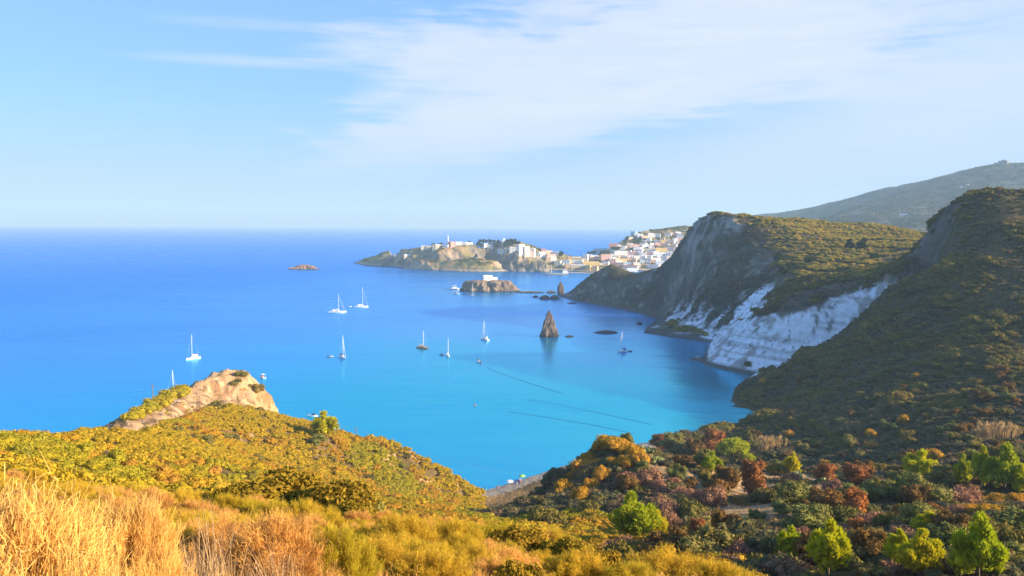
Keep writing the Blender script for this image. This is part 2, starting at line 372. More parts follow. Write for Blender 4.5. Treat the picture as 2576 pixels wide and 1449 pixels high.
SHELVES = [(NEAR.hit(*q), r) for q, r in (((1925, 1288), 8), ((1890, 1275), 5), ((1960, 1290), 6), ((1850, 1206), 6), ((2170, 1325), 7), ((1985, 1208), 7), ((2090, 1235), 5), ((1690, 1195), 6), ((2210, 1320), 5), ((1780, 1250), 5))]
def near_colour(f):
    x, y, z, sl = f.x, f.y, f.z, f.slope
    n1 = fbm(x / 9, y / 9, 4, 21); n2 = fbm(x / 2.2, y / 2.2, 3, 33); n3 = fbm(x / 30, y / 30, 3, 44)
    c = np.zeros(x.shape + (3,)); 
    def lay(col, m):
        nonlocal c
        m = np.clip(m, 0, 1)[..., None]; c = c * (1 - m) + np.array(col) * m
    lay((0.12, 0.085, 0.035), np.ones_like(x)); lay((0.24, 0.15, 0.06), ss(n1, 0.45, 0.65))
    lay((0.05, 0.055, 0.028), (x > 60) * ss(n1, 0.3, 0.6) * 0.8)
    for q, r in SHELVES: lay((0.40, 0.26, 0.13), ss(np.hypot(x - q.x, (y - q.y) * .8) + (n2 - .5) * 4, r + 1, r - 1))
    # bare sandstone top of the near headland
    pm = inpoly(x + (n2 - 0.5) * 5, y + (n1 - 0.5) * 8, PATHP) * 1.0
    lay((0.56, 0.34, 0.17), pm); lay((0.38, 0.21, 0.10), pm * ss(n1, 0.48, 0.60)); lay((0.66, 0.46, 0.27), pm * ss(n2, 0.56, 0.66) * 0.8); lay((0.20, 0.13, 0.06), pm * ss(fbm(x / 1.6, y / 1.1, 3, 39), .6, .68))
    nearcliff = (sl > 0.7) & (y < 290) & (x < 0)
    nc = nearcliff * ss(n1 + n2 * 0.5, 0.50, 0.68); lay((0.55, 0.35, 0.19), nc); lay((0.34, 0.19, 0.09), nc * ss(fbm(x / 9 + z * .1, z / 1.1 + x / 12, 3, 57), .52, .62))
    # grey-brown rock on steep ground beyond the cove
    far = (y > 400) & (x > 0)
    rock = ss(sl, 0.62, 0.95) * far
    lay((0.15, 0.12, 0.095), rock); lay((0.30, 0.25, 0.20), rock * ss(z + (n1 - .5) * 40, 45, 62) * (y > 500)); lay((0.25, 0.19, 0.13), rock * ss(n1, 0.55, 0.66)); lay((0.085, 0.07, 0.055), rock * ss(fbm(x / 3.5 + y / 5, z / 13 + y / 30, 4, 58), .50, .58) * .85); lay((0.34, 0.30, 0.25), rock * (y > 500) * ss(fbm(x / 5 - y / 4, z / 16, 4, 59), .60, .66) * .8); lay((0.05, 0.05, 0.035), rock * ss(n3 + 0.5 * (n2 - 0.5), 0.44, 0.54) * 0.9)
    # pale tuff of the low ridge and of the cliff foot
    hid = (x > 95) & (x < 262) & (y > 395) & (y < 545) & (x - 110 < (y - 395) * 6)
    zw = np.interp(x + (n1 - 0.5) * 14, [110, 130, 150, 181, 200, 216, 228, 240], [20, 25, 33, 46, 53, 57, 48, 0]) - 2
    tuff = ss(sl, 0.36, 0.50) * hid * ss(z + (n2 - 0.5) * 4, zw + 0.6, zw - 0.6)
    lay((0.78, 0.77, 0.78), tuff); st_ = fbm(x / 26 + n1, z / 1.6 + x / 22 + y / 30, 4, 55); lay((0.40, 0.37, 0.35), tuff * ss(st_, 0.56, 0.64) * 0.75); lay((0.13, 0.12, 0.10), tuff * ss(n2, 0.66, 0.72) * 0.8); lay((0.26, 0.20, 0.15), tuff * ss(n1, 0.62, 0.7) * 0.7)
    foot = far * (y > 535) & (y < 660); fm = foot * ss(z + (n1 - 0.5) * 30, 17, 9) * ss(sl, 0.2, 0.45)
    lay((0.76, 0.75, 0.76), fm); lay((0.10, 0.09, 0.07), fm * ss(n2, 0.6, 0.68))
    lay((0.10, 0.095, 0.09), far * ss(z, 2.6, 1.2))                          # wet dark band at the waterline
    lay((0.30, 0.255, 0.21), inpoly(x, y, BEACH) * 1.0)
    return c
def ground_material(name, bump=0.5, scale=0.35):
    ma, t, p = mat(name)
    a = node('ShaderNodeAttribute', t, attribute_name='ground_colour')
    tc = node('ShaderNodeTexCoord', t)
    n = node('ShaderNodeTexNoise', t); n.inputs['Scale'].default_value = scale; n.inputs['Detail'].default_value = 9; n.inputs['Roughness'].default_value = 0.65
    t.links.new(tc.outputs['Object'], n.inputs['Vector'])
    k = math_('ADD', 0.55, math_('MULTIPLY', n.outputs[0], 0.9, tree=t), tree=t)
    vm = node('ShaderNodeVectorMath', t, operation='SCALE'); t.links.new(a.outputs['Color'], vm.inputs[0]); t.links.new(k, vm.inputs['Scale'])
    t.links.new(vm.outputs[0], p.inputs['Base Color']); p.inputs['Roughness'].default_value = 0.95; p.inputs['Specular IOR Level'].default_value = 0.1
    b = node('ShaderNodeBump', t); b.inputs['Strength'].default_value = bump; b.inputs['Distance'].default_value = 2.5
    t.links.new(n.outputs[0], b.inputs['Height']); t.links.new(b.outputs[0], p.inputs['Normal'])
    return ma
M_GROUND = ground_material('coastal_ground', 0.9, 0.3)
M_FARGROUND = ground_material('island_ground', 0.6, 0.12)
def crag(f, amp, y0=380):
    k = ss(f.slope, 0.5, 1.0) * ss(f.z, -1, 3) * ss(f.y, y0, y0 + 20)
    def n(s, q): return fbm((f.x + f.y * 0.3) / q + f.z * 0.02, f.z / (q * 2.5) + f.y / q, 4, s) - 0.5
    k = k * (1 - 0.85 * ss(f.x, 200, 225) * (f.y < 530)); soft = (f.y > 393) & (f.y < 545) & (f.x > 95) & (f.x < 240); k0 = k; k = k * np.where(soft, .3, 1)
    led = k0 * soft * (fbm(f.z / 1.7 + f.x / 26, f.y / 22 + f.x / 40, 3, 63) - .5) * 3.2
    D = np.zeros(f.x.shape + (3,)); D[..., 0] = k * amp * (n(60, 9) * 2 + n(62, 3.2) * 1.2 + n(64, 1.3) * .35) - led * .8; D[..., 1] = k * amp * (n(70, 9) * 2 + n(72, 3.2)) - led * .6; D[..., 2] = k * amp * 0.5 * n(80, 5)
    return D
rub = (inpoly(NEAR.x, NEAR.y, PATHP) | ((NEAR.x > -112) & (NEAR.x < -45) & (NEAR.y > 200) & (NEAR.y < 275) & (NEAR.slope > .55))) * (fbm(NEAR.x / 1.8, NEAR.y / 1.8, 4, 83) - .45) * 2.2
hillside = NEAR.build('hillside', M_GROUND, near_colour(NEAR), crag(NEAR, 4.6) + crag(NEAR, 2.6, 180) * ((NEAR.y < 300) & (NEAR.x < 0))[..., None] + rub[..., None] * np.array((0, 0, 1.0)))

# ------------------------------------------------------------------ sea
WATER_MIX = 0.80
def build_sea():
    na = 160; rs = [0.0] + list(np.exp(np.linspace(math.log(20), math.log(16000), 90)))
    V = [(0, 0, 0)]; Fq = []
    for r in rs[1:]:
        for k in range(na): V.append((r * math.sin(k * 2 * math.pi / na), r * math.cos(k * 2 * math.pi / na), 0))
    idx = lambda i, k: 1 + (i - 1) * na + k % na
    F3 = [(0, idx(1, k + 1), idx(1, k)) for k in range(na)]
    for i in range(1, len(rs) - 1):
        for k in range(na): Fq.append((idx(i, k), idx(i, k + 1), idx(i + 1, k + 1), idx(i + 1, k)))
    me = bpy.data.meshes.new('sea'); me.from_pydata(V, [], F3 + Fq); me.update()
    if me.polygons[200].normal.z < 0: me.flip_normals()
    ma, t, p = mat('sea_water')
    g = node('ShaderNodeNewGeometry', t); pos = g.outputs['Position']
    def dist(c, sy=1.0):
        m1 = node('ShaderNodeMapping', t, vector_type='TEXTURE'); m1.inputs['Location'].default_value = (*c, 0); m1.inputs['Scale'].default_value = (1, sy, 1)
        t.links.new(pos, m1.inputs[0]); v = node('ShaderNodeVectorMath', t, operation='LENGTH'); t.links.new(m1.outputs[0], v.inputs[0]); return v.outputs['Value']
    wn = node('ShaderNodeTexNoise', t); wn.inputs['Scale'].default_value = 0.006; wn.inputs['Detail'].default_value = 3; t.links.new(pos, wn.inputs['Vector'])
    w = math_('MULTIPLY', math_('SUBTRACT', wn.outputs[0], 0.5, tree=t), 260, tree=t)
    d1 = math_('ADD', dist((10, 250), 1.0), w, tree=t)
    shallow = math_('SUBTRACT', 1.0, sstep(d1, 60, 430, t), tree=t)
    beach = math_('SUBTRACT', 1.0, sstep(math_('ADD', dist((-5, 240), 1.0), math_('MULTIPLY', w, 0.2, tree=t), tree=t), 5, 90, t), tree=t)
    mid = math_('SUBTRACT', 1.0, sstep(math_('ADD', dist((40, 600), 1.6), math_('MULTIPLY', w, 1.5, tree=t), tree=t), 100, 700, t), tree=t)
    c = mixc(mid, (0.004, 0.19, 0.60), (0.012, 0.25, 0.62), t)
    c = mixc(shallow, c, (0.006, 0.36, 0.46), t)
    c = mixc(math_('MULTIPLY', beach, 0.6, tree=t), c, (0.05, 0.34, 0.50), t)
    # wind streaks: smoother and rougher water in long patches
    sm = node('ShaderNodeMapping', t); sm.inputs['Rotation'].default_value = (0, 0, rad(-8)); sm.inputs['Scale'].default_value = (0.0016, 0.008, 1); t.links.new(pos, sm.inputs[0])
    sn = node('ShaderNodeTexNoise', t); sn.inputs['Scale'].default_value = 1.0; sn.inputs['Detail'].default_value = 5; sn.inputs['Distortion'].default_value = 0.6; t.links.new(sm.outputs[0], sn.inputs['Vector'])
    st = sstep(sn.outputs[0], 0.38, 0.66, t)
    t.nodes.remove(p); df = node('ShaderNodeBsdfDiffuse', t); gl = node('ShaderNodeBsdfGlossy', t); mx = node('ShaderNodeMixShader', t)
    t.links.new(c, df.inputs[0])
    tint = mixc(mid, (0.11, 0.44, 0.95), (0.28, 0.60, 0.95), t); tint = mixc(shallow, tint, (0.10, 0.66, 0.80), t)
    t.links.new(tint, gl.inputs[0]); t.links.new(math_('ADD', 0.20, math_('MULTIPLY', st, 0.10, tree=t), tree=t), gl.inputs['Roughness'])
    mx.inputs[0].default_value = WATER_MIX; t.links.new(df.outputs[0], mx.inputs[1]); t.links.new(gl.outputs[0], mx.inputs[2]); t.links.new(mx.outputs[0], t.nodes['Material Output'].inputs[0])
    hs = None
    for sc, amt, rot in ((0.045, 1.0, 20), (0.16, 0.5, -10), (0.55, 0.22, 35)):
        mm = node('ShaderNodeMapping', t); mm.inputs['Rotation'].default_value = (0, 0, rad(rot)); mm.inputs['Scale'].default_value = (sc * 0.45, sc, sc); t.links.new(pos, mm.inputs[0])
        n = node('ShaderNodeTexNoise', t); n.inputs['Scale'].default_value = 1; n.inputs['Detail'].default_value = 3; t.links.new(mm.outputs[0], n.inputs['Vector'])
        x = math_('MULTIPLY', n.outputs[0], amt / sc * 0.045, tree=t); hs = x if hs is None else math_('ADD', hs, x, tree=t)
    b = node('ShaderNodeBump', t); b.inputs['Distance'].default_value = 1.0
    t.links.new(math_('ADD', 0.40, math_('MULTIPLY', st, 0.25, tree=t), tree=t), b.inputs['Strength'])
    t.links.new(hs, b.inputs['Height']); t.links.new(b.outputs[0], gl.inputs['Normal'])
    me.materials.append(ma)
    return tag(link('sea', me), kind='structure')
build_sea()

# ------------------------------------------------------------------ far island, harbour hill and mountain
T = []
T += SL([(928, 657), (960, 660), (990, 664), (996, 672), (1050, 676), (1100, 678), (1160, 678), (1200, 680), (1250, 681), (1300, 683), (1340, 684), (1375, 685), (1385, 680), (1420, 681), (1450, 684), (1480, 686), (1560, 700), (1660, 710), (1800, 720), (2000, 720), (2400, 720)], 12)
T += PL([(935, 655, 1690), (965, 640, 1600), (985, 632, 1560), (1005, 630, 1520), (1035, 629, 1500), (1062, 622, 1490), (1100, 617, 1480), (1140, 616, 1480), (1180, 612, 1490), (1230, 608, 1500), (1290, 606, 1500), (1330, 616, 1490), (1370, 632, 1475), (1400, 643, 1460), (1428, 656, 1445), (1460, 660, 1450), (1490, 655, 1470)], 12)
T += PL([(1002, 655, 1500), (1060, 650, 1420), (1110, 658, 1410), (1160, 655, 1405), (1200, 655, 1400), (1250, 655, 1392), (1300, 655, 1385), (1340, 653, 1378), (1372, 655, 1376)], 10)
T += RL([(-330, 1800, 0), (-260, 1760, 0), (-200, 1700, 0), (-100, 1680, 0), (0, 1670, 0), (60, 1600, 0), (120, 1580, 0), (160, 1620, 0), (200, 1720, 0), (240, 1800, 0), (320, 1900, 0)], 20)
T += RL([(-350, 1650, -6), (-300, 1560, -6), (-230, 1450, -6), (-100, 1350, -6), (0, 1320, -6), (70, 1315, -6), (-300, 1850, -6), (-100, 1740, -6), (30, 1720, -6), (110, 1650, -6), (180, 1800, -6)], 20)
T += PL([(1425, 676, 1395), (1470, 676, 1400), (1520, 682, 1390)], 12)
T += PL([(1490, 650, 1490), (1530, 636, 1540), (1565, 606, 1610), (1590, 590, 1640), (1620, 582, 1660), (1660, 577, 1680), (1700, 573, 1700), (1760, 566, 1720), (1850, 560, 1800), (1960, 555, 1900)], 14)
T += [at(*r) for r in ((1550, 655, 1480), (1620, 640, 1520), (1700, 640, 1520), (1620, 610, 1580), (1700, 600, 1610), (1580, 680, 1420), (1680, 680, 1420), (1750, 650, 1500), (1100, 636, 1440), (1200, 636, 1430), (1300, 630, 1430))]
ISL = Field(T, rad(-13), rad(14), 420, 1280, 1950, 170, lambda x, y, z: np.where(z < -3, -3, z + ss(z, 1, 12) * (fbm(x / 30, y / 30, 4, 5) - 0.5) * 7))
def isl_colour(f):
    x, y, z, sl = f.x, f.y, f.z, f.slope
    n1 = fbm(x / 40, y / 25, 4, 91); n2 = fbm(x / 9, y / 9, 3, 93)
    c = np.zeros(x.shape + (3,)); c[:] = (0.24, 0.20, 0.08)
    def lay(col, m):
        nonlocal c
        m = np.clip(m, 0, 1)[..., None]; c = c * (1 - m) + np.array(col) * m
    lay((0.32, 0.21, 0.10), ss(n1, 0.45, 0.62)); lay((0.08, 0.095, 0.04), ss(n2, 0.54, 0.64))
    r = ss(sl + (n2 - .5) * .4, 0.62, 1.0); lay((0.19, 0.165, 0.14), r); lay((0.15, 0.125, 0.10), r * ss(n2, 0.5, 0.6)); lay((0.36, 0.27, 0.18), r * ss(n1, 0.60, 0.68))
    lay((0.36, 0.30, 0.24), ss(z, 4, 2.5)); lay((0.07, 0.07, 0.075), ss(z, 1.5, 0.8))
    return c
ISL.build('island', M_FARGROUND, isl_colour(ISL), crag(ISL, 6.0, 1200))
Q = []
Q += PL([(2055, 556, 2100), (2110, 537, 2200), (2180, 519, 2250), (2250, 501, 2300), (2310, 487, 2330), (2338, 479, 2340), (2352, 466, 2360), (2380, 450, 2380), (2420, 434, 2400), (2470, 420, 2400), (2515, 412, 2400), (2576, 411, 2400), (2700, 420, 2400), (2900, 450, 2400)], 30)
Q += [at(*r) for r in ((2300, 600, 1500), (2100, 600, 1500), (2500, 600, 1500), (2800, 600, 1500), (2350, 520, 2050), (2450, 480, 2150), (2400, 560, 1800), (2250, 560, 1800), (2600, 470, 2150), (2700, 560, 1800))]
Q += PL([(1600, 620, 1900), (1750, 606, 1900), (1850, 596, 1900), (1940, 590, 1900), (2020, 572, 1950)], 30) + PL([(1800, 600, 2300), (1950, 578, 2400), (2050, 566, 2400)], 40)
Q += [Vector(p) for p in ((760, 2700, 60), (1200, 2700, 200), (2000, 2600, 160), (500, 2500, 60), (1600, 1500, 60))]
MNT = Field(Q, rad(9), rad(38), 260, 1480, 3400, 150, lambda x, y, z: -8 + (np.maximum(z, 2) + 8 + (fbm(x / 60, y / 60, 5, 7) - 0.5) * 14) * ss(np.arctan2(x, y), rad(10.5), rad(15)))
def mnt_colour(f):
    n1 = fbm(f.x / 60, f.y / 40, 4, 31); n2 = fbm(f.x / 12, f.y / 12, 3, 33)
    c = np.zeros(f.x.shape + (3,)); c[:] = (0.06, 0.065, 0.045)
    for col, m_ in (((0.14, 0.11, 0.06), ss(n1, 0.55, 0.7)), ((0.035, 0.042, 0.03), ss(n2, 0.50, 0.60))):
        m_ = m_[..., None]; c = c * (1 - m_) + np.array(col) * m_
    return c
tag(MNT.build('mountain', M_FARGROUND, mnt_colour(MNT)), kind='structure')

# ------------------------------------------------------------------ plants
RNG = np.random.default_rng(11)
def unit(a): return a / (np.linalg.norm(a, axis=-1, keepdims=True) + 1e-9)
def leaves(rng, blobs, n, size, up=0.25, jitter=0.7, lo=0.78, hi=1.06, floor=None):
    """n leaf quads spread over the outside of several lobes (centre, radii)"""
    ar = np.array([(b[1][0] * b[1][1] + b[1][0] * b[1][2] + b[1][1] * b[1][2]) for b in blobs]); k = rng.choice(len(blobs), n, p=ar / ar.sum())
    C = np.array([b[0] for b in blobs], float)[k]; R = np.array([b[1] for b in blobs], float)[k]
    d = rng.normal(size=(n, 3)); d[:, 2] += up; d = unit(d)
    p = C + d * R * rng.uniform(lo, hi, (n, 1))
    nn = unit(d + jitter * rng.normal(size=(n, 3)))
    a = unit(np.cross(nn, rng.normal(size=(n, 3)))); b = np.cross(nn, a)
    s = size * rng.uniform(0.6, 1.4, (n, 1)); w = s * 0.62
    q = np.stack([p - a * s, p - b * w, p + a * s, p + b * w], 1)
    if floor is not None: q[..., 2] = np.maximum(q[..., 2], floor)
    return q.reshape(-1, 3), np.arange(n * 4).reshape(-1, 4)
ICO = None
def ico(sub=1):
    bm = bmesh.new(); bmesh.ops.create_icosphere(bm, subdivisions=sub, radius=1)
    V = np.array([v.co[:] for v in bm.verts]); Fc = np.array([[v.index for v in f.verts] for f in bm.faces]); bm.free(); return V, Fc
ICO = ico(1); ICO2 = ico(2)
def cores(rng, blobs, k=0.8, sub=ICO):
    """knobbly inner mass that keeps the crown from being see-through"""
    Vs, Fs, o = [], [], 0
    for c, r in blobs:
        v = sub[0] * (np.array(r) * k) * rng.uniform(0.85, 1.12, (len(sub[0]), 1)) + np.array(c)
        Vs.append(v); Fs.append(np.c_[sub[1], sub[1][:, 2]] + o); o += len(v)
    return np.concatenate(Vs), np.concatenate(Fs)
def tri_mesh(name, parts, material):
    """join numpy pieces; a quad whose last two corners agree becomes a triangle"""
    Vs, Fs, o = [], [], 0
    for v, f in parts:
        Vs.append(v); Fs.append(f + o); o += len(v)
    V = np.concatenate(Vs); Fc = np.concatenate(Fs)
    t = Fc[:, 2] == Fc[:, 3]
    me = bpy.data.meshes.new(name); nq, n3 = int((~t).sum()), int(t.sum())
    lo = np.concatenate([Fc[~t].ravel(), Fc[t][:, :3].ravel()]).astype(np.int32)
    st = np.concatenate([np.arange(nq) * 4, nq * 4 + np.arange(n3) * 3]).astype(np.int32)
    me.vertices.add(len(V)); me.vertices.foreach_set('co', V.astype(np.float32).ravel())
    me.loops.add(len(lo)); me.loops.foreach_set('vertex_index', lo)
    me.polygons.add(nq + n3); me.polygons.foreach_set('loop_start', st)
    me.update(calc_edges=True); me.materials.append(material); return me
def lobes(rng, n, spread, r, squash=0.7, z=0.5):
    out = [((0, 0, z * 0.8), (r * 1.15, r * 1.15, r * squash * 1.1))]
    for i in range(n - 1):
        a = i * 6.2832 / (n - 1) + rng.uniform(-.4, .4); q = spread * rng.uniform(0.6, 1.05); k = r * rng.uniform(0.6, 1.0)
        out.append(((q * math.cos(a), q * math.sin(a), z * rng.uniform(0.5, 1.0)), (k, k, k * squash)))
    return out
def shrub_mesh(name, material, seed, n=420, size=0.085, squash=0.62, core=0.80):
    rng = np.random.default_rng(seed); b = lobes(rng, 9, 0.62, 0.44, squash, 0.42)
    return tri_mesh(name, [cores(rng, b, core), leaves(rng, b, n, size, jitter=.5)], material)
def needles(rng, P, D, n, length, width, spread=0.5):
    """brushes of fine blades at P pointing along D"""
    m_ = len(P); p = np.repeat(P, n, 0); d = np.repeat(D, n, 0)
    d = unit(d + spread * rng.normal(size=(m_ * n, 3))); l = length * rng.uniform(0.6, 1.2, (m_ * n, 1))
    s = unit(np.cross(d, rng.normal(size=(m_ * n, 3)))) * width
    b = p + rng.normal(size=(m_ * n, 3)) * length * 0.10
    q = np.stack([b - s * 0.8, b + d * l * 0.55 + s, b + d * l, b + d * l * 0.55 - s], 1)
    return q.reshape(-1, 3), np.arange(m_ * n * 4).reshape(-1, 4)
def pine_crown(name, material, seed, kind='cone'):
    rng = np.random.default_rng(seed)
    B, P, D = [], [], []
    if kind == 'cone':
        for i in range(7):
            a = i * 2.4; r = 0.0 if i == 0 else rng.uniform(.12, .27); k = rng.uniform(.14, .21); B.append(((r * math.cos(a), r * math.sin(a), rng.uniform(.28, .5)), (k, k, k * 1.1)))
        for q in range(8):
            a0 = q * 2.4 + rng.uniform(-.5, .5); o = (0.0 if q == 0 else rng.uniform(0.10, 0.33)); top = (0.90 if q == 0 else rng.uniform(0.55, 0.84) - o * .3); bot = rng.uniform(.40, .5)
            for i in range(3):
                t = i / 2; k = (0.115 - 0.065 * t) * rng.uniform(0.8, 1.2); B.append(((o * math.cos(a0) + rng.uniform(-.03, .03), o * math.sin(a0) + rng.uniform(-.03, .03), bot + (top - bot) * t), (k, k, k * 1.45)))
    else:
        for i in range(12):
            a = i * 2.4; r = 0.42 * math.sqrt(i / 11) ; k = 0.17 * rng.uniform(0.85, 1.2)
            B.append(((r * math.cos(a), r * math.sin(a), 0.72 - r * r * 0.9 + rng.uniform(-.03, .03)), (k * 1.15, k * 1.15, k * 0.85)))
    for c, r in B:
        n = 30 if kind == 'cone' else 40; d = rng.normal(size=(n, 3)); d[:, 2] += 0.5; d = unit(d)
        P.append(np.array(c) + d * np.array(r) * rng.uniform(0.75, 1.05, (n, 1))); D.append(unit(d * 0.6 + np.array((0, 0, 0.8 if kind == 'cone' else 0.55))))
    P = np.concatenate(P); D = np.concatenate(D)
    return tri_mesh(name, [cores(rng, B, 0.62), needles(rng, P, D, 9, 0.11 if kind == 'cone' else 0.09, 0.013, 0.30)], material)
def round_crown(name, material, seed, n=2600, size=0.034):
    rng = np.random.default_rng(seed); B = [((0, 0, 0.55), (0.36, 0.36, 0.36))]
    B[0] = ((rng.uniform(-.06, .06), rng.uniform(-.06, .06), 0.5), (0.28, 0.28, 0.28))
    for i in range(17):
        d = unit(rng.normal(size=3)); k = rng.uniform(0.08, 0.23); e = rng.uniform(0.75, 1.25)
        B.append((tuple(np.array((0, 0, 0.54)) + d * np.array((0.31, 0.31, 0.32)) * e), (k, k, k * rng.uniform(.7, 1.1))))
    return tri_mesh(name, [cores(rng, B, 0.8), leaves(rng, B, n, size, jitter=0.7, hi=1.14)], material)
def trunk_mesh(name, material, seed, h=0.62, r=0.022, limbs=6, lean=0.06):
    rng = random.Random(seed); bm = bmesh.new()
    pts = [(rng.uniform(-1, 1) * lean * t, rng.uniform(-1, 1) * lean * t, h * t - 0.04) for t in (0, .25, .5, .75, 1)]
    tube(bm, pts, [r * 1.4, r, r * .85, r * .6, r * .35], 7)
    for i in range(limbs):
        z = h * (0.35 + 0.6 * i / limbs); a = i * 2.4 + rng.uniform(-.4, .4); l = rng.uniform(0.18, 0.32)
        b = Vector((0, 0, z)); e = b + Vector((math.cos(a) * l, math.sin(a) * l, l * rng.uniform(.3, .9)))
        tube(bm, [b, b.lerp(e, .5) + Vector((0, 0, -.015)), e], [r * .5, r * .36, r * .14], 5)
    return mesh_bm(name, bm, material, True)

M_BARK = plain('bark', (0.11, 0.075, 0.05), 0.9, 0.3, 12)
M_STEM = plain('dry_stem', (0.17, 0.105, 0.06), 0.9, 0.3, 20)
M_OLIVE = foliage('olive_shrub_leaf', [(0.13, 0.115, 0.03), (0.21, 0.165, 0.035), (0.16, 0.145, 0.04), (0.25, 0.175, 0.045), (0.11, 0.11, 0.04)])
M_GOLDSLOPE = foliage('autumn_shrub_leaf', [(0.40, 0.285, 0.022), (0.46, 0.315, 0.025), (0.37, 0.275, 0.022), (0.48, 0.31, 0.03), (0.33, 0.25, 0.028)], 0.25, 0.22)
M_TERR = foliage('terrace_shrub_leaf', [(0.391, 0.293, 0.048), (0.215, 0.215, 0.04), (0.469, 0.332, 0.056), (0.137, 0.156, 0.04), (0.508, 0.313, 0.072)])
M_DARK = foliage('dark_shrub_leaf', [(0.091, 0.095, 0.049), (0.183, 0.152, 0.055), (0.122, 0.116, 0.055), (0.244, 0.171, 0.079), (0.104, 0.116, 0.061), (0.268, 0.152, 0.085), (0.073, 0.076, 0.049), (0.317, 0.256, 0.073)])
M_PINE = foliage('pine_needle', [(0.399, 0.441, 0.017), (0.567, 0.536, 0.014), (0.315, 0.383, 0.024), (0.67, 0.555, 0.017)], 0.35, 0.25, 2.5)
M_RUSSET = foliage('russet_leaf', [(0.351, 0.135, 0.047), (0.27, 0.115, 0.041), (0.446, 0.176, 0.054)], 0.25, 0.4, 3)
M_BROWN = foliage('brown_leaf', [(0.176, 0.101, 0.034), (0.23, 0.128, 0.038)], 0.2, 0.4, 3)
M_GREY = foliage('grey_green_leaf', [(0.17, 0.18, 0.05), (0.20, 0.19, 0.05), (0.23, 0.19, 0.055)], 0.2, 0.35, 3)
M_GOLD = foliage('golden_broom_spray', [(0.528, 0.286, 0.039), (0.44, 0.253, 0.022), (0.572, 0.297, 0.055)], 0.3, 0.3, 3)
M_LILAC = foliage('dry_heath_spray', [(0.288, 0.144, 0.09), (0.36, 0.192, 0.108)], 0.2, 0.35, 3)
M_STRAW = foliage('dry_broom_twig', [(0.82, 0.49, 0.14), (0.85, 0.55, 0.19), (0.76, 0.42, 0.10)], 0.3, 0.35, 1.7)
M_STRAW2 = foliage('green_broom_twig', [(0.60, 0.42, 0.04), (0.66, 0.42, 0.05), (0.52, 0.40, 0.035)], 0.3, 0.35, 1.7)
M_TAN = foliage('tan_broom_twig', [(0.78, 0.43, 0.125), (0.68, 0.37, 0.10)], 0.3, 0.4, 1.7)
M_MASTIC = foliage('mastic_leaf', [(0.25, 0.18, 0.018), (0.30, 0.185, 0.022)], 0.25, 0.75, 2.4)
M_GRASS = foliage('dry_grass_blade', [(0.55, 0.36, 0.19), (0.62, 0.42, 0.22), (0.46, 0.28, 0.13)], 0.3, 0.3, 3)

ASSETS = {}
def asset_set(key, meshes):
    c = bpy.data.collections.new(key)
    for i, me in enumerate(meshes):
        o = bpy.data.objects.new(f'{key}_{chr(97 + i)}', me); c.objects.link(o)
    ASSETS[key] = c
asset_set('autumn_cover', [shrub_mesh('autumn_cover_shrub', M_GOLDSLOPE, i, 760, 0.062, 0.58) for i in range(4)])
M_ORANGE = foliage('orange_shrub_leaf', [(0.46, 0.275, 0.025), (0.41, 0.25, 0.025), (0.49, 0.26, 0.03), (0.40, 0.21, 0.035), (0.48, 0.30, 0.025)], 0.25, 0.22)
M_GREENS = foliage('green_shrub_leaf', [(0.36, 0.29, 0.025), (0.31, 0.27, 0.025), (0.40, 0.31, 0.025), (0.27, 0.24, 0.03)], 0.25, 0.22)
asset_set('orange_cover', [shrub_mesh('orange_cover_shrub', M_ORANGE, 40 + i, 760, 0.062, 0.62) for i in range(3)])
asset_set('green_cover', [shrub_mesh('green_cover_shrub', M_GREENS, 45 + i, 760, 0.062, 0.55) for i in range(3)])
M_EVER = foliage('mountain_shrub_leaf', [(0.05, 0.06, 0.03), (0.07, 0.07, 0.035), (0.04, 0.05, 0.03)])
asset_set('evergreen_cover', [shrub_mesh('evergreen_cover_shrub', M_EVER, 60 + i, 200, 0.11, 0.6) for i in range(2)])
asset_set('dark_cover', [shrub_mesh('dark_cover_shrub', M_DARK, 10 + i, 420, 0.085, 0.68) for i in range(4)])
asset_set('terrace_cover', [shrub_mesh('terrace_cover_shrub', M_TERR, 20 + i, 260, 0.105, 0.6) for i in range(3)])
asset_set('olive_cover', [shrub_mesh('olive_cover_shrub', M_OLIVE, 30 + i, 260, 0.105, 0.6) for i in range(3)])
